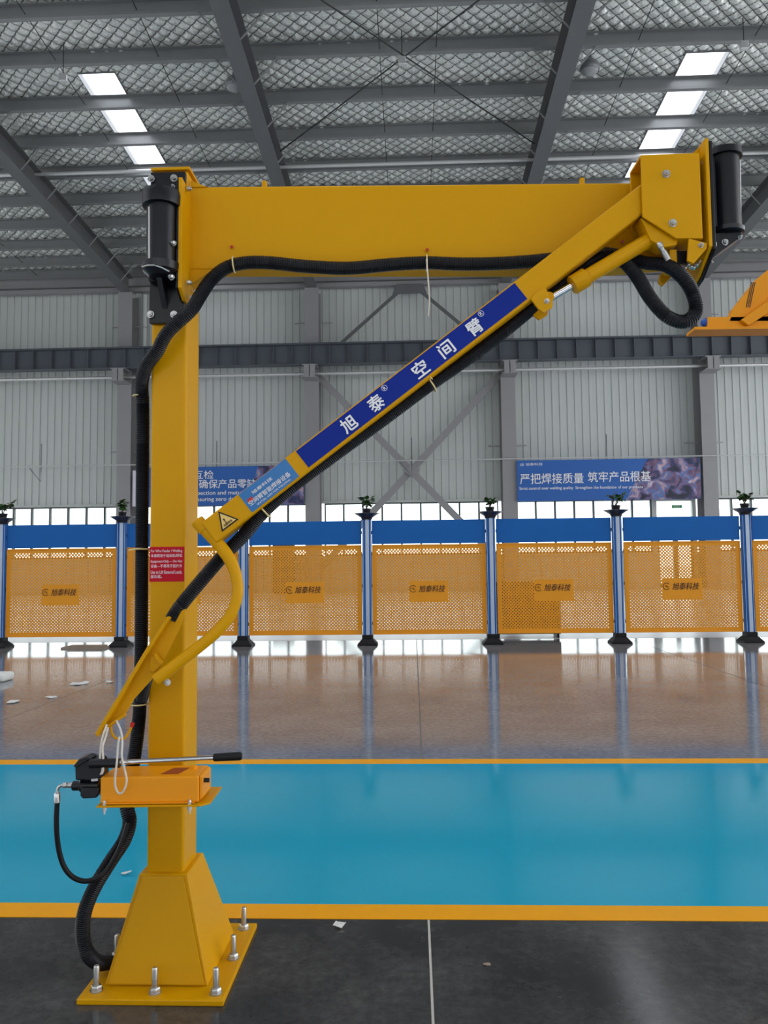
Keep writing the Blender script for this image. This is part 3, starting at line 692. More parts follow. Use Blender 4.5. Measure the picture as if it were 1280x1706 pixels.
# orange boom of another jib crane at the right
oy = 9.0
ob = thing('jib_boom', (5.6, oy, 0), 'bright orange crane boom reaching in at the right edge, above the runway beam', 'crane boom')
P = lambda x, y, Y=oy: atY(x, y, Y)
MB().prism([P(1214, 536), P(1222, 515), P(1236, 497), P(1262, 464), P(1283, 447), P(1340, 420), P(1420, 400), P(1420, 536)], (0, 0.12, 0)).build('boom_head', 'orange', ob, bevel=0.01)
MB().prism([P(1180, 528), P(1420, 524), P(1420, 542), P(1180, 545)], (0, 0.2, 0)).build('boom_arm', 'orange', ob, bevel=0.006)
MB().prism([P(1158, 544.5, oy-0.03), P(1420, 541, oy-0.03), P(1420, 546, oy-0.03), P(1158, 549, oy-0.03)], (0, 0.28, 0)).build('bottom_flange', 'orange', ob)
MB().prism([P(1235, 533, oy-0.06), P(1300, 487, oy-0.06), P(1306, 505, oy-0.06), P(1248, 542, oy-0.06)], (0, 0.06, 0)).build('diagonal_strut', 'orange', ob, bevel=0.006)
MB().lathe(P(1182, 538, oy+0.08), -X3, [(0, 0.055), (0.04, 0.06), (0.07, 0.045), (0.09, 0.03), (0.091, 0.0001)], 14).build('end_plug', 'blue_plastic', ob, smooth=True)
for k in range(3):
    MB().prism([P(1243+k*3, 512, oy-0.004), P(1252+k*3, 470, oy-0.004), P(1253.4+k*3, 470, oy-0.004), P(1244.4+k*3, 512, oy-0.004)], (0, 0.003, 0)).build('stripe', 'print_dark', ob)
cx0 = P(1420, 540).x
MB().box((cx0-0.1, oy-0.15, 0), (cx0+0.25, oy+0.25, P(1420, 380).z)).build('mast', 'orange', ob, bevel=0.01)
MB().box((cx0-0.35, oy-0.4, 0), (cx0+0.5, oy+0.5, 0.03)).build('base_plate', 'orange', ob)

# litter on the floor
def scrap(px, py, w, d, lb, seed, m='paper', z=0.0, n=7, h=0.02, nm='paper_scrap'):
    rnd = random.Random(seed); c = atz(px, py, z); pts = []
    for k in range(n):
        a = 2*math.pi*k/n; rr = rnd.uniform(0.55, 1.0)
        pts.append((c.x+math.cos(a)*w/2*rr, c.y+math.sin(a)*d/2*rr, z+0.001+rnd.uniform(0, h)))
    top = [Vector(p)+Vector((0, 0, 0.003)) for p in pts]; m_ = MB().hull(pts, top)
    return tag(m_.build(nm, m), lb, 'litter', 'paper scraps on the floor')
scrap(565, 1545, 0.06, 0.05, 'small white torn paper scrap on the dark floor just below the yellow line', 2, n=6)
scrap(22, 1170, 0.19, 0.22, 'crumpled white scrap at the far left of the grey floor', 3)
scrap(87, 1162, 0.17, 0.2, 'flat white scrap on the floor, right of the crumpled one', 4, n=5)
scrap(133, 1140, 0.26, 0.3, 'long pale scrap on the floor left of the yellow handle plate', 5, n=9)
scrap(182, 1137, 0.12, 0.14, 'tiny pale scrap beside the floor joint', 6)
scrap(212, 1458, 0.07, 0.05, 'thin white scrap on the blue floor left of the crane foot', 8, z=0.002)
scrap(812, 1608, 0.035, 0.03, 'small round pale spot of filler on the dark floor', 9, m='board', h=0.003)
c = atz(4, 1134, 0); tag(MB().box((c.x-0.2, c.y-0.15, 0), (c.x+0.1, c.y+0.15, 0.11)).build('foam_block', 'paper', bevel=0.04), 'white foam block on the floor at the left edge of the photo', 'foam block')
c = atz(143, 1080, 0); bd = MB().box((c.x-0.42, c.y-0.12, 0), (c.x+0.42, c.y+0.12, 0.03)).box((c.x-0.30, c.y-0.1, 0.031), (c.x+0.36, c.y+0.13, 0.055))
tag(bd.build('board_stack', 'board'), 'flat brown boards lying on the floor under the left fence panel', 'boards')

# ================================================================== THE YELLOW CRANE
crane = thing('jib_crane', (-0.93, 3.04, 0), 'large yellow jib crane with square column, horizontal boom and slanting lower arm', 'crane')
A = atc
nback = lambda t: NV*t
# base plate, pedestal, column
bx0, bx1, by0, by1 = -1.178, -0.668, 2.745, 3.325
MB().box((bx0, by0, 0.0), (bx1, by1, 0.020)).build('base_plate', 'yellow', crane, bevel=0.004)
cxa, cxb, cya, cyb = -1.008, -0.868, 2.95, 3.13
p = MB()
A0 = [(-1.115, 2.835, 0.02), (-0.745, 2.835, 0.02), (-0.745, 3.24, 0.02), (-1.115, 3.24, 0.02)]
A1 = [(-1.028, 2.932, 0.368), (-0.848, 2.932, 0.368), (-0.848, 3.148, 0.368), (-1.028, 3.148, 0.368)]
p.hull(A0, A1).build('pedestal', 'yellow', crane, bevel=0.004)
# weld-on side plates slightly proud, their edges show
MB().prism([(-1.10, 2.832, 0.03), (-0.757, 2.832, 0.03), (-0.862, 2.928, 0.363), (-1.013, 2.928, 0.363)], (0, -0.004, 0)).build('front_stiffener', 'yellow', crane)
ctop = A(270, 286, 2.99).z
MB().box((cxa, cya, 0.02), (cxb, cyb, ctop)).build('column', 'yellow', crane, bevel=0.012, seg=3)
MB().box((cxa-0.006, cya-0.006, ctop), (cxb+0.01, cyb+0.006, ctop+0.012)).build('cap_plate', 'yellow', crane, bevel=0.002)
for (px, py) in ((-1.13, 2.80), (-0.92, 2.79), (-0.705, 2.79), (-0.70, 3.03), (-0.712, 3.27), (-0.93, 3.285), (-1.14, 3.28), (-1.145, 3.03)):
    b = MB(); b.lathe((px, py, 0.020), Z3, [(0, 0.022), (0.004, 0.022)], 16)
    b.hexhead((px, py, 0.024), Z3, 0.019, 0.016)
    b.lathe((px, py, 0.04), Z3, [(0, 0.0105), (0.06, 0.0105), (0.066, 0.008)], 12)
    b.build('anchor_bolt', 'zinc', crane, smooth=True)
# red warning sign on the column
q = [A(245, 911, 2.979), A(308, 911, 2.979), A(308, 968, 2.979), A(245, 970, 2.979)]
zA, zB = atY(276, 911, 2.947).z, atY(276, 969, 2.947).z
sx0, sx1 = cxa+0.002, cxb-0.004
sr = MB().box((sx0, 2.9475, zB), (sx1, 2.95, zA)).build('warning_sign', 'sticker_red', crane, label='red warning sticker with white text')
H_ = zA-zB
for k, s in enumerate(('For Wire Feeder / Welding', '本悬臂用于送丝机/焊机', 'Equipment Only — Do Not', '设备—不得用于起升外', 'Use to Lift External Loads.', '部负载。')):
    wd = (sx1-sx0)*(0.9 if k != 5 else 0.32)
    yy = zA-H_*(0.13+0.30*(k//2)+0.125*(k % 2))
    text(s, 'lettering', sr, (sx0+0.006, 2.9474, yy-H_*0.045), X3, Z3, wd, H_*0.095, 'sticker_pink', bold=0.015, align='L')

# --- upper joint: black plate on the column, vertical hinge barrel, flange of the boom
zp0, zp1 = atY(270, 540, 2.94).z, atY(270, 289, 2.94).z
MB().box((cxa-0.001, 2.928, zp0), (cxb-0.004, 2.95, zp1)).build('column_bracket', 'black', crane, bevel=0.003)
hc = 2.885; hb = A(269, 445, hc); ht = A(269, 335, hc); hx = Vector((hb.x, hb.y, 0)); r = 0.056
def HZ(y): return A(269, y, hc).z
hg = MB().lathe(hx+Z3*HZ(462), Z3, [(0, 0.045), (0.02, 0.068), (HZ(441)-HZ(462), 0.070), (HZ(440)-HZ(462), r), (HZ(347)-HZ(462), r), (HZ(346)-HZ(462), 0.072), (HZ(330)-HZ(462), 0.074), (HZ(322)-HZ(462), 0.07), (HZ(318)-HZ(462), 0.05)], 28).build('hinge_barrel', 'black', crane, smooth=True)
MB().box((cxa+0.01, hc, HZ(352)), (cxb-0.02, 2.93, HZ(328))).build('hinge_lug', 'black', crane)
MB().box((cxa+0.01, hc, HZ(462)), (cxb-0.02, 2.93, HZ(440))).build('hinge_lug', 'black', crane)
MB().prism([(cxa+0.05, 2.93, HZ(505)), (cxa+0.05, 2.93, HZ(462)), (cxa+0.05, hc-0.03, HZ(462))], (0.02, 0, 0)).build('hinge_rib', 'black', crane)
MB().cyl(A(249, 345, 2.84), A(249, 437, 2.84), 0.0045, 8).build('grease_line', 'zinc', crane, smooth=True)
MB().tube([A(x, y, 2.82) for x, y in ((236, 445), (246, 442), (258, 442), (270, 446), (282, 452))], 0.003, 6).build('clamp_wire', 'zinc', crane)
def bolt(x, y, c, ax, rr=0.010, par=None, hh=0.010, name='bolt', pos=None):
    o = pos if pos is not None else A(x, y, c); ax = Vector(ax).normalized()
    b = MB(); b.lathe(o, ax, [(0, rr*1.25), (0.003, rr*1.25)], 14); b.hexhead(o+ax*0.003, ax, rr*1.0, hh); b.lathe(o+ax*(hh+0.002), ax, [(0, rr*0.5), (0.006, rr*0.45)], 10)
    return b.build(name, 'zinc', par or crane, smooth=True)
for x, y in ((252, 298), (290, 297), (251, 524), (290, 524)): bolt(x, y, 2.959, -NV, 0.0115)
for x, y in ((275, 315), (289, 311)): bolt(x, y, 2.955, -NV, 0.006)
for x, y in ((290, 406), (287, 462)): bolt(x, y, 2.86, -UV*0.6-NV, 0.010)
# hinge leaf (black) and boom flange (yellow), both across the boom
def plate_across(x, c0, c1, yz0, yz1, th, name, m, cut=0.0, ref=None):
    """plate standing across the boom: front edge seen at pixel x, from pixel row yz1 (top) to yz0 (bottom)"""
    top, bot = A(x, yz1, c0), A(x, yz0, c0); w = NV*(c1-c0)
    b = Vector((top.x, top.y, 0)); h = top.z-bot.z
    pts = [b+Z3*top.z, b+w+Z3*top.z, b+w+Z3*(bot.z-cut*0.0), b+Z3*bot.z]
    if cut: pts = [b+Z3*top.z, b+w+Z3*top.z, b+w+Z3*(bot.z+0.0), b+w*0.25+Z3*(bot.z-0.0), b+Z3*(bot.z+cut)]
    return MB().prism(pts, UV*th).build(name, m, crane, bevel=0.002)
plate_across(294, 2.875, 3.12, 492, 300, 0.010, 'hinge_leaf', 'black', 0.03)
plate_across(297.5, 2.875, 3.12, 492, 295, 0.014, 'boom_flange', 'yellow', 0.03)
for (y, cc) in ((303, 2.93), (462, 2.93), (462, 3.03), (303, 3.03), (482, 2.97)):
    bolt(0, 0, 0, UV, 0.009, pos=A(303, y, 2.875)+UV*0.008+NV*(cc-2.875))
for (y, cc) in ((303, 2.90), (462, 2.90), (380, 2.90)): pass
# boom (main arm): rectangular hollow beam
cF, cB = 3.00, 3.085
bl0 = A(306, 311, cF); bz0 = A(306, 449, cF).z; bz1 = bl0.z
br0 = A(1160, 303, cF)
tl = Vector((bl0.x, bl0.y, 0)); tr = Vector((br0.x, br0.y, 0))
bm = MB()
zr1 = br0.z
bm.prism([tl+Z3*bz1, tr+Z3*zr1, tr+Z3*(A(1160, 400, cF).z), A(1118, 440, cF), A(1000, 449, cF), tl+Z3*bz0], NV*(cB-cF))
boom = bm.build('boom', 'yellow', crane, bevel=0.008, seg=3)
# gusset at the boom root
MB().prism([A(318, 311, cF-0.004), A(318, 300, cF-0.004), A(330, 306, cF-0.004), A(345, 311, cF-0.004)], NV*0.01).build('root_gusset', 'yellow', crane)
MB().prism([A(312, 449, cF), A(355, 449, cF), A(330, 466, cF), A(312, 476, cF)], NV*0.06).build('root_gusset', 'yellow', crane)
for x in (441, 970):
    a = A(x, 311 if x < 600 else 306, 3.04); MB().box((-0.009, -0.012, -0.01), (0.009, 0.012, 0.02), Matrix.Translation(a)).build('lifting_lug', 'yellow', crane, bevel=0.002)

# --- far end of the boom: two cheek plates, flange and second hinge
cheek = [(1068, 258), (1166, 254), (1172, 397), (1128, 397), (1071, 361)]
cF2, cB2 = 2.82, 2.945
for c, nm, dx in ((cF2, 'cheek_plate', 0), (cB2, 'cheek_plate', 0)):
    pts = [A(x, y, cF2)+NV*(c-cF2) for x, y in cheek]
    MB().prism(pts, NV*0.010).build(nm, 'yellow', crane, bevel=0.003)
def CH(x, y, t): return A(x, y, cF2)+NV*t
MB().prism([CH(1068, 258, 0.01), CH(1166, 254, 0.01), CH(1166, 258, 0.01), CH(1068, 262, 0.01)], NV*0.115).build('top_plate', 'yellow', crane)
MB().prism([CH(1128, 397, 0.01), CH(1172, 397, 0.01), CH(1172, 393, 0.01), CH(1128, 393, 0.01)], NV*0.115).build('bottom_plate', 'yellow', crane)
b0 = A(1175, 230, cF2-0.005); b1 = A(1178, 410, cF2-0.005); e = Vector((b0.x, b0.y, 0)); w = NV
MB().prism([e+Z3*b0.z, e+w*0.23+Z3*b0.z, e+w*0.23+Z3*(b1.z-0.11), e+w*0.12+Z3*(b1.z-0.075), e+Z3*b1.z], UV*0.013).build('end_flange', 'yellow', crane, bevel=0.002)
MB().prism([CH(1150, 254, 0.05), CH(1174, 254, 0.05), CH(1174, 234, 0.05)], NV*0.012).build('flange_rib', 'yellow', crane)
MB().prism([e+UV*0.014+Z3*(b0.z-0.01), e+UV*0.014+w*0.23+Z3*(b0.z-0.01), e+UV*0.014+w*0.23+Z3*(b1.z-0.11), e+UV*0.014+w*0.12+Z3*(b1.z-0.085), e+UV*0.014+Z3*(b1.z-0.01)], UV*0.012).build('hinge_leaf', 'black', crane, bevel=0.002)
bolt(1110, 290, cF2, -NV, 0.0125); bolt(1121, 372, cF2, -NV, 0.0125)
h2 = A(1208, 320, 2.93); h2x = Vector((h2.x, h2.y, 0))
def HZ2(y): return A(1208, y, 2.93).z
k0 = HZ2(392)
MB().lathe(h2x+Z3*k0, Z3, [(0, 0.05), (0.004, 0.064), (HZ2(384)-k0, 0.066), (HZ2(383)-k0, 0.056), (HZ2(266)-k0, 0.056), (HZ2(265)-k0, 0.068), (HZ2(254)-k0, 0.066), (HZ2(250)-k0, 0.045)], 28).build('hinge_barrel', 'black', crane, smooth=True)
MB().box((-0.06, -0.03, 0), (0.0, 0.05, HZ2(258)-HZ2(385)), Matrix.Translation(h2x+Z3*HZ2(385))@Matrix.Rotation(YAW, 4, 'Z')).build('hinge_web', 'black', crane)
MB().cyl(A(1233, 268, 2.9), A(1234, 380, 2.9), 0.004, 8).build('grease_line', 'zinc', crane)
MB().prism([A(1184, 388, 2.90), A(1238, 384, 2.90), A(1237, 394, 2.90), A(1206, 416, 2.90), A(1184, 434, 2.90)], NV*0.075).build('hinge_bracket', 'black', crane, bevel=0.004)
for x, y in ((1189, 408), (1208, 404)): bolt(x, y, 2.90, -NV, 0.010)
bolt(1233, 396, 2.90, -NV, 0.006)
MB().tube([A(x, y, 2.895) for x, y in ((1164, 440), (1174, 428), (1183, 430), (1188, 438))], 0.004, 8).build('grease_hose', 'zinc', crane)
# black box and fittings under the end
MB().prism([A(1127, 418, 2.88), A(1148, 417, 2.88), A(1149, 440, 2.88), A(1128, 441, 2.88)], NV*0.08).build('stop_block', 'black', crane, bevel=0.003)
MB().prism([A(1116, 416, 2.87), A(1128, 415, 2.87), A(1129, 446, 2.87), A(1118, 444, 2.87)], NV*0.09).build('guide_plate', 'yellow', crane, bevel=0.002)
MB().prism([CH(1148, 397, 0.0), CH(1179, 405, 0.0), CH(1178, 414, 0.0), CH(1156, 439, 0.0), CH(1146, 434, 0.0)], NV*0.012).build('flange_gusset', 'yellow', crane, bevel=0.002)
bolt(1168, 409, cF2, -NV, 0.008)
fit = MB()
for k in range(6): fit.lathe(A(1134+k*5.5, 446+3*math.sin(k*2.2), 2.885), (0.3*math.sin(k), -1, 0.4), [(0, 0.007), (0.012, 0.007), (0.014, 0.004)], 8)
fit.build('hydraulic_fitting', 'zinc', crane, smooth=True)
MB().prism([A(1102, 455, 3.02), A(1121, 459, 3.02), A(1107, 474, 3.02), A(1100, 468, 3.02)], NV*0.03).build('cable_lug', 'yellow', crane, bevel=0.002)

# --- slanting lower arm (square tube between the cheeks) 
cA, tA = 2.838, 0.09
uTop = A(1075, 301, cA); uBot = A(334, 871, cA)
dirA = (uBot-uTop); dirA = (dirA - NV*dirA.dot(NV)).normalized()
perA = dirA.cross(NV).normalized()
if perA.z > 0: perA = -perA                               # points to the underside
LA = (uBot-uTop).length
wA = 0.094
arm = MB().prism([uTop-dirA*0.10, uBot, uBot+perA*wA, uTop-dirA*0.10+perA*wA], NV*tA).build('lower_arm', 'yellow', crane, bevel=0.008, seg=3)
def onarm(px, py):                                         # distance along the arm of a photo point
    return (A(px, py, cA)-uTop).dot(dirA)
def armpt(s, t, n=0.0): return uTop+dirA*s+perA*t-NV*n
# stickers
s0, s1 = onarm(866, 482), onarm(500, 746)+0.02
st = MB().prism([armpt(s0, 0.006), armpt(s1, 0.006), armpt(s1, wA-0.012), armpt(s0, wA-0.012)], -NV*0.0012).build('name_sticker', 'sticker_blue', crane, label='navy sticker with white Chinese characters')
xd, yd = -dirA, -perA
for ch, (px, py) in (('臂', (787, 541)), ('间', (741, 578)), ('空', (699, 613)), ('泰', (626, 671)), ('旭', (581, 706))):
    text(ch, 'lettering', st, armpt(onarm(px, py), wA*0.48, 0.0015), xd, yd, 0.056, 0.056, 'white', bold=0.022)
for px, py in ((801, 522), (641, 647)):
    s = onarm(px, py); c = armpt(s, 0.020, 0.0018)
    ring = [c+(xd*math.cos(a)+yd*math.sin(a))*0.0105 for a in np.linspace(0, 2*math.pi, 20)[:-1]]
    MB().tube(ring, 0.0009, 5, close=True).build('registered_ring', 'white', st)
    text('R', 'lettering', st, armpt(s, 0.020, 0.0015), xd, yd, 0.009, 0.012, 'white', bold=0.02)
s0, s1 = onarm(476, 768)-0.005, onarm(400, 824)+0.005
sk = MB().prism([armpt(s0, 0.003), armpt(s1, 0.003), armpt(s1, wA-0.008), armpt(s0, wA-0.008)], -NV*0.0012).build('info_sticker', 'sticker_sky', crane, label='light blue sticker with small white text')
sm_ = (s0+s1)/2; ln = s1-s0
text('旭泰科技', 'lettering', sk, armpt(sm_+0.02, 0.030, 0.0015), xd, yd, ln*0.42, 0.013, 'white', bold=0.01)
text('空间臂智能焊接设备', 'lettering', sk, armpt(sm_+0.005, 0.056, 0.0015), xd, yd, ln*0.86, 0.019, 'white', bold=0.008)
text('SPATIAL ARM FOR WELDING', 'lettering', sk, armpt(sm_, 0.075, 0.0015), xd, yd, ln*0.7, 0.007, 'white')
MB().prism([armpt(s1-0.035, 0.038), armpt(s1-0.012, 0.038), armpt(s1-0.012, 0.052), armpt(s1-0.035, 0.052)], -NV*0.0016).build('red_mark', 'red', sk)
tri = [(364, 852), (398, 865), (370, 886)]
def triat(k, n):
    g = sum((A(x, y, cA) for x, y in tri), Vector())/3; return [g+(A(x, y, cA)-g)*k-NV*n for x, y in tri]
tg = MB().prism(triat(1.0, 0.0012), -NV*0.0008).build('warning_triangle', 'black', crane, label='black bordered warning triangle')
MB().prism(triat(0.78, 0.0021), -NV*0.0006).build('triangle_field', mat('pale_yellow_print', srgb(232, 196, 110), 0.5), tg)
gt = sum((A(x, y, cA) for x, y in tri), Vector())/3
text('注意安全', 'lettering', tg, gt+perA*0.010-NV*0.003, xd, yd, 0.038, 0.009, 'print_dark', bold=0.02)
text('!', 'lettering', tg, gt-perA*0.004-NV*0.003+dirA*0.004, xd, yd, 0.005, 0.017, 'print_dark', bold=0.03)

# clevis on the arm, hydraulic cylinder
lug = [(858, 492), (895, 478), (908, 480), (921, 504), (920, 512), (906, 520), (898, 514), (888, 494), (866, 508)]
MB().prism([A(x, y, 2.83) for x, y in ((893, 486), (909, 479), (922, 505), (920, 513), (906, 521), (897, 514), (885, 498))], NV*0.012).build('clevis', 'yellow', crane, bevel=0.002)
MB().prism([A(x, y, 2.83)+NV*0.085 for x, y in ((893, 486), (909, 479), (922, 505), (920, 513), (906, 521), (897, 514), (885, 498))], NV*0.012).build('clevis', 'yellow', crane, bevel=0.002)
bolt(911, 502, 2.83, -NV, 0.008)
cc = 2.878
cyA, cyB = A(1108, 385, cc), A(958, 473, cc); rodE = A(912, 499, cc)
cd = (cyB-cyA).normalized()
MB().lathe(cyA-cd*0.02, cd, [(0, 0.028), ((cyB-cyA).length-0.03, 0.028)], 24).build('cylinder_barrel', 'yellow', crane, smooth=True)
MB().lathe(cyB-cd*0.052, cd, [(0, 0.030), (0.004, 0.037), (0.06, 0.037), (0.064, 0.034), (0.065, 0.016)], 24).build('cylinder_gland', 'yellow', crane, smooth=True)
MB().lathe(cyB, cd, [(0, 0.014), ((rodE-cyB).length, 0.014)], 16).build('piston_rod', 'chrome', crane, smooth=True)
MB().lathe(rodE-NV*0.03, NV, [(0, 0.02), (0.06, 0.02)], 16).build('rod_eye', 'yellow', crane, smooth=True)
MB().prism([A(x, y, 2.84) for x, y in ((1068, 362), (1130, 399), (1128, 408), (1105, 412), (1085, 400))], NV*0.075).build('cylinder_mount', 'yellow', crane, bevel=0.003)
h0, h1 = A(1097, 404, 2.835), A(1114, 433, 2.845); hd = (h1-h0).normalized(); hl = (h1-h0).length
MB().lathe(h0, hd, [(0, 0.009), (0.008, 0.012), (0.02, 0.012), (0.022, 0.009), (hl*0.5, 0.009), (hl*0.52, 0.0115), (hl, 0.0115)], 12).build('hose_fitting', 'zinc', crane, smooth=True)

# --- lower end: cross tube, curved pipe, torch plate
pipe = [A(x, y, c) for x, y, c in ((336, 876, 2.87), (352, 893, 2.87), (368, 911, 2.87), (385, 936, 2.865), (394, 962, 2.86), (396, 990, 2.85), (386, 1021, 2.84), (365, 1049, 2.83), (335, 1075, 2.82), (300, 1102, 2.81), (260, 1133, 2.80))]
pa = spline(pipe, 0.02)
n = len(pa); rad = [0.0235+(0.0205-0.0235)*min(1, max(0, (i/n-0.15)/0.2)) if i/n < 0.6 else 0.0205+0.002*(i/n-0.6)/0.4 for i in range(n)]
MB().tube(pa, rad, 20).build('curved_pipe', 'yellow', crane, smooth=True)
pd = (pa[0]-pa[1]).normalized()
MB().lathe(pa[0]-pd*0.02, pd, [(0, 0.026), (0.045, 0.026), (0.047, 0.02)], 20).build('pipe_socket', 'yellow', crane, smooth=True)
bolt(279, 1137, 2.80, (0.6, -1, 0.1), 0.009)
MB().cyl(A(262, 1132, 2.80), A(280, 1137, 2.805), 0.005, 8).build('bolt_shank', 'zinc', crane)
c0 = 2.845
web = [(279, 1028), (310, 1014), (300, 1046), (272, 1103), (262, 1122), (224, 1164), (209, 1189), (166, 1226), (160, 1222), (243, 1082)]
MB().prism([A(x, y, c0) for x, y in web], NV*0.005).build('torch_plate', 'yellow', crane, bevel=0.0015)
le = [(279, 1027), (243, 1081), (158, 1223), (163, 1228), (248, 1085), (283, 1030)]
MB().prism([A(x, y, c0-0.035) for x, y in le], NV*0.04).build('plate_lip', 'yellow', crane, bevel=0.0015)
MB().prism([A(x, y, c0-0.004) for x, y in ((252, 1092), (268, 1094), (271, 1106), (257, 1120), (249, 1118))], -NV*0.005).build('pipe_mount', 'yellow', crane, bevel=0.002)
MB().prism([A(x, y, c0-0.003) for x, y in ((257, 1090), (261, 1087), (273, 1103), (269, 1107))], -NV*0.015).build('weld_tab', 'yellow', crane)
MB().tube([A(x, y, c0-0.02) for x, y in ((172, 1216), (184, 1208), (196, 1199), (209, 1190))], 0.006, 8).build('end_rib', 'yellow', crane)
# hook with red tip
hk = MB().tube(spline([A(x, y, 2.83) for x, y in ((184, 1206), (186, 1220), (194, 1230), (206, 1231), (214, 1221), (220, 1209))], 0.005), 0.0045, 8).build('hook', 'yellow', crane, smooth=True)
MB().lathe(A(219, 1211, 2.83), (0.3, 0, 1), [(0, 0.006), (0.014, 0.008), (0.016, 0.004)], 10).build('hook_tip', 'red', hk, smooth=True, label='red plastic hook tip')

# ------------------------------------------------------------------ corrugated hose
def corrugated(path, r, name, parent=None):
    P_ = spline(path, 0.0034); n = len(P_); rr = [r*(1.0 if (i//1) % 2 else 0.90) for i in range(n)]
    return MB().tube(P_, rr, 14).build(name, 'hose', parent, smooth=False)
HC = 2.965
hose = thing('cable_hose', (-1.05, 3.0, 0), 'long black corrugated cable hose tied along the column and boom of the yellow crane', 'hose')
main = [(183, 1603, 2.98), (165, 1604, 2.93), (147, 1590, 2.88), (138, 1560, 2.87), (141, 1520, 2.87), (158, 1478, 2.88), (185, 1434, 2.90), (207, 1400, 2.92), (216, 1370, 2.93), (212, 1345, 2.95), (214, 1318, 3.0), (221, 1280, 3.03), (230, 1215, 3.04), (234, 1150, 3.04), (236, 1000, 3.04),
        (237, 850, 3.04), (238, 740, 3.04), (238, 672, 3.03), (236, 640, 3.0), (243, 612, 2.955), (262, 585, 2.925), (275, 560, 2.905), (293, 540, 2.90), (318, 517, 2.905), (334, 492, 2.93), (352, 466, 2.955), (378, 446, 2.965), (410, 438, 2.968), (450, 438, 2.968),
        (510, 444, 2.968), (580, 447, 2.968), (650, 441, 2.968), (710, 438, 2.968), (770, 440, 2.968), (830, 439, 2.968), (890, 435, 2.968), (950, 428, 2.968), (1000, 422, 2.966), (1040, 429, 2.95), (1075, 438, 2.93), (1110, 442, 2.89), (1138, 462, 2.85), (1156, 492, 2.84), (1159, 520, 2.84), (1140, 536, 2.84), (1112, 527, 2.85), (1085, 498, 2.87), (1060, 458, 2.91), (1035, 432, 2.945),
        (1005, 427, 2.95), (975, 444, 2.945), (930, 478, 2.935), (885, 515, 2.925), (840, 552, 2.915), (780, 597, 2.905), (715, 642, 2.90), (640, 698, 2.895), (560, 756, 2.885), (490, 808, 2.885), (440, 852, 2.885), (405, 893, 2.90), (370, 928, 2.905), (335, 968, 2.88), (302, 1008, 2.865), (286, 1032, 2.86)]
corrugated([A(*p) for p in main], 0.0265, 'corrugated_tube', hose)
tp = [A(x, y, 2.86) for x, y in ((286, 1030), (275, 1050), (262, 1075), (250, 1110), (240, 1140), (231, 1170))]
# second length: behind the torch plate back to the bundle beside the column
corrugated([A(x, y, c) for x, y, c in ((300, 1012, 2.868), (280, 1050, 2.872), (258, 1095, 2.89), (243, 1135, 2.93), (236, 1165, 2.975))], 0.0235, 'corrugated_tube', hose)
# nylon ties
def tie(pts, rr=0.0025, m='cream', lab=None):
    return MB().tube([A(*p) for p in pts], rr, 6).build('cable_tie', m, hose, label=lab)
def ring_tie(px, py, c, dirpix, R=0.030, m='cream'):
    o = A(px, py, c); t = (A(px+dirpix[0], py+dirpix[1], c)-o).normalized(); a = NV.copy(); b = t.cross(a).normalized()
    pts = [o+(a*math.cos(k)+b*math.sin(k))*R for k in np.linspace(0, 2*math.pi, 22)[:-1]]
    return MB().tube(pts, 0.003, 6, close=True).build('cable_tie', m, hose)
ring_tie(235, 660, 3.03, (0, 10), 0.030); ring_tie(390, 441, 2.966, (10, -1)); ring_tie(711, 438, 2.968, (10, 0)); ring_tie(991, 424, 2.966, (10, 0)); ring_tie(236, 915, 3.04, (0, 10), 0.030)
ring_tie(718, 640, 2.895, (-10, 7), 0.034); ring_tie(441, 851, 2.885, (-10, 9), 0.033); ring_tie(232, 1173, 3.03, (0, 10), 0.032)
MB().tube([A(237, 914, 3.01), A(228, 914, 2.97), A(214, 917, 2.96)], 0.003, 6).build('tie_tail', 'cream', hose)
MB().tube([A(711, 432, 2.93), A(714, 470, 2.93), A(716, 500, 2.935), A(714, 527, 2.935)], 0.003, 6).build('tie_tail', 'cord', hose)
MB().tube([A(991, 430, 2.93), A(990, 455, 2.93), A(990, 480, 2.93)], 0.0025, 6).build('tie_tail', 'cord', hose)
MB().tube([A(718, 636, 2.86), A(714, 624, 2.84), A(721, 632, 2.84)], 0.002, 6).build('tie_tail', 'cream', hose)
for x, y in ((386, 411), (712, 416), (1037, 403)):
    b = MB(); b.cyl(A(x, y, 2.999), A(x, y, 2.985), 0.006, 8); b.build('tie_mount', 'red', crane, label='small red cable tie mount')

# ------------------------------------------------------------------ white cords hanging from the torch plate
def cord(pts, lb):
    o = MB().tube(spline([A(*p) for p in pts], 0.006), 0.0036, 8).build('cord_loop', 'cord', smooth=True)
    return tag(o, lb, 'cord')
cord([(178, 1207, 2.80), (172, 1225, 2.78), (168, 1245, 2.76), (167, 1268, 2.745), (171, 1282, 2.74), (168, 1290, 2.735), (172, 1284, 2.735), (172, 1262, 2.745), (171, 1245, 2.755), (176, 1228, 2.775), (180, 1212, 2.80)], 'knotted white cord hanging over the black pump head')
cord([(194, 1201, 2.82), (201, 1216, 2.80), (204, 1235, 2.77), (203, 1258, 2.725), (206, 1275, 2.712), (211, 1300, 2.71), (206, 1318, 2.71), (199, 1322, 2.71), (193, 1313, 2.71), (192, 1295, 2.71), (195, 1268, 2.715), (197, 1240, 2.77), (199, 1228, 2.80)], 'long white cord loop hanging in front of the yellow pump tank')

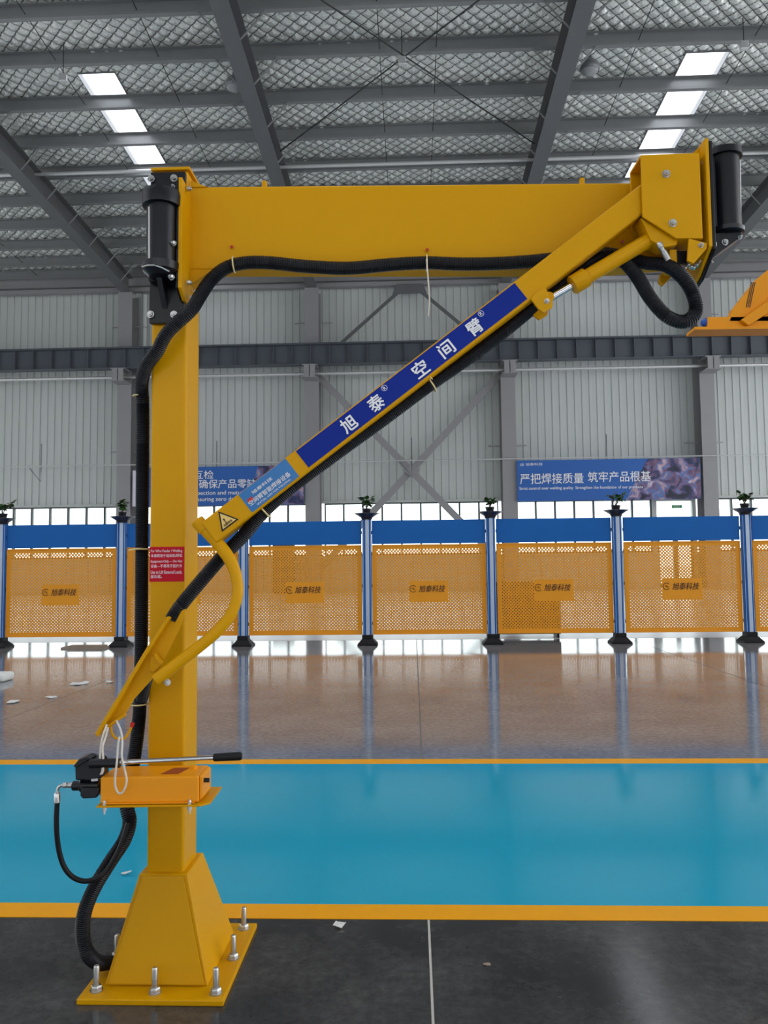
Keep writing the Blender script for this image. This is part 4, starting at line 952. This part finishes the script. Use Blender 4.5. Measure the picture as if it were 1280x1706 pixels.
# ------------------------------------------------------------------ hand pump on its shelf
pc0 = 2.742
PT = lambda x, y, c=pc0: A(x, y, c)
zt_, zb_ = PT(240, 1294).z, PT(240, 1339).z
xl, xr = PT(167, 1300), PT(331, 1300)
shelf_z = PT(240, 1343, 2.72).z
sh = MB(); L0 = A(160, 1343, 2.725); R0 = A(334, 1340, 2.725)
sb = Vector((L0.x, L0.y, shelf_z)); se = Vector((R0.x, R0.y, shelf_z))
sh.prism([sb, se, se+NV*0.03+UV*0.028, se+NV*0.22+UV*0.028, sb+NV*0.22], (0, 0, -0.006)).build('pump_shelf', 'yellow', crane, bevel=0.0015)
MB().box((cxa+0.01, 2.93-0.05, shelf_z-0.05), (cxb-0.01, 2.952, shelf_z-0.007)).build('shelf_bracket', 'yellow', crane)
bolt(174, 1342, 2.735, (0, 0, 1), 0.0055, pos=Vector((A(174, 1342, 2.735).x, A(174, 1342, 2.735).y, shelf_z))); bolt(0, 0, 0, Z3, 0.0055, pos=Vector((A(316, 1342, 2.735).x, A(316, 1342, 2.735).y, shelf_z)))
for x in (174, 316):
    pz = A(x, 1347, 2.735); MB().lathe((pz.x, pz.y, shelf_z-0.03), Z3, [(0, 0.004), (0.012, 0.004), (0.0125, 0.008), (0.024, 0.008)], 8).build('shelf_nut', 'zinc', crane)
pump = thing('hand_pump', (xl.x, xl.y, shelf_z), 'hand-operated hydraulic pump with orange-yellow tank on the shelf of the yellow column', 'pump')
zb_ = shelf_z+0.003; zt_ = PT(240, 1294).z
a = Vector((xl.x, xl.y, 0)); b = Vector((xr.x, xr.y, 0))
MB().prism([a+Z3*zb_, b+Z3*zb_, b+Z3*zt_, a+Z3*zt_], NV*0.15).build('tank', 'yellow_orange', pump, bevel=0.006)
MB().prism([a-NV*0.008+UV*0.01+Z3*zb_, b-NV*0.008-UV*0.012+Z3*zb_, b-NV*0.008-UV*0.012+Z3*(zb_+0.004), a-NV*0.008+UV*0.01+Z3*(zb_+0.004)], NV*0.17).build('tank_foot', 'yellow_orange', pump)
MB().prism([b+Z3*(zb_+0.004)+NV*0.01, b+Z3*zt_+NV*0.01, b+UV*0.012+Z3*(zt_-0.006)+NV*0.01, b+UV*0.012+Z3*(zb_+0.012)+NV*0.01], NV*0.13).build('tank_end_cap', 'yellow_orange', pump, bevel=0.003)
MB().cyl(b+Z3*(zt_-0.022)+NV*0.03+UV*0.01, b+Z3*(zt_-0.022)+NV*0.03+UV*0.030, 0.008, 10).build('drain_plug', 'black', pump)
lz = zt_+0.0004; la = A(262, 1292, pc0)
MB().prism([a+UV*0.20+NV*0.03+Z3*lz, a+UV*0.262+NV*0.03+Z3*lz, a+UV*0.28+NV*0.11+Z3*lz, a+UV*0.225+NV*0.11+Z3*lz], (0, 0, 0.001)).build('tank_label', mat('brown_red_label', srgb(150, 60, 20), 0.5), pump, label='red-brown label on the tank top')
MB().lathe(a+UV*0.30+NV*0.10+Z3*zt_, Z3, [(0, 0.012), (0.008, 0.012), (0.01, 0.009)], 12).build('filler_cap', 'yellow_orange', pump)
pb = MB()
pb.prism([A(x, y, 2.755) for x, y in ((125, 1300), (124, 1275), (134, 1266), (166, 1264), (172, 1272), (172, 1296), (150, 1302))], NV*0.06)
pb.build('pump_head', 'black', pump, bevel=0.006)
MB().prism([A(x, y, 2.745) for x, y in ((121, 1277), (131, 1265), (141, 1262), (152, 1264), (140, 1271), (128, 1279))], NV*0.07).build('head_cap', 'black', pump, bevel=0.003)
MB().lathe(A(121, 1309, 2.785), UV, [(0, 0.014), (0.003, 0.017), (0.025, 0.017), (0.03, 0.022), (0.095, 0.022)], 16).build('pump_body', 'black', pump, smooth=True)
MB().prism([A(x, y, 2.755) for x, y in ((134, 1312), (166, 1312), (165, 1322), (160, 1330), (137, 1331), (133, 1326))], NV*0.06).build('valve_block', 'black', pump, bevel=0.005)
MB().prism([A(x, y, 2.75) for x, y in ((152, 1298), (163, 1297), (163, 1301), (152, 1302))], NV*0.004).build('type_plate', 'zinc', pump)
s_ = A(166, 1270.5, 2.745); m1 = A(200, 1270, 2.745); e_ = A(356, 1262, 2.745); g1 = A(403, 1259, 2.745)
MB().lathe(A(150, 1272, 2.745), (m1-s_).normalized(), [(0, 0.016), ((m1-A(150, 1272, 2.745)).length, 0.016)], 16).build('lever_socket', 'black', pump, smooth=True)
dd = (e_-m1).normalized()
MB().lathe(m1, dd, [(-0.005, 0.0085), ((e_-m1).length+0.01, 0.0085)], 14).build('lever_rod', 'chrome', pump, smooth=True)
MB().lathe(e_, dd, [(0, 0.0115), (0.004, 0.0135), ((g1-e_).length-0.006, 0.0145), ((g1-e_).length, 0.011)], 16).build('lever_grip', 'rubber', pump, smooth=True)
# outlet fitting and oil hose
f0 = A(120, 1308, 2.785)
MB().lathe(f0, -UV, [(0, 0.008), (0.006, 0.010), (0.012, 0.010), (0.014, 0.006), (0.018, 0.010), (0.030, 0.010), (0.032, 0.006)], 10).build('outlet_fitting', 'zinc', pump, smooth=True)
MB().tube(spline([A(x, y, 2.785) for x, y in ((108, 1308), (101, 1309), (96.5, 1314), (95.5, 1322))], 0.004), 0.0055, 10).build('elbow', 'zinc', pump, smooth=True)
MB().lathe(A(95.5, 1320, 2.785), -Z3, [(0, 0.007), (0.004, 0.010), (0.034, 0.0105), (0.036, 0.008)], 12).build('crimp_sleeve', 'zinc', pump, smooth=True)
MB().tube(spline([A(x, y, c) for x, y, c in ((95.5, 1334, 2.785), (94, 1370, 2.79), (97, 1410, 2.80), (106, 1442, 2.81), (121, 1461, 2.82), (141, 1468, 2.83), (161, 1463, 2.84), (178, 1450, 2.86), (195, 1422, 2.875), (206, 1396, 2.885), (214, 1370, 2.895))], 0.01), 0.0088, 12).build('oil_hose', 'rubber', pump, smooth=True)
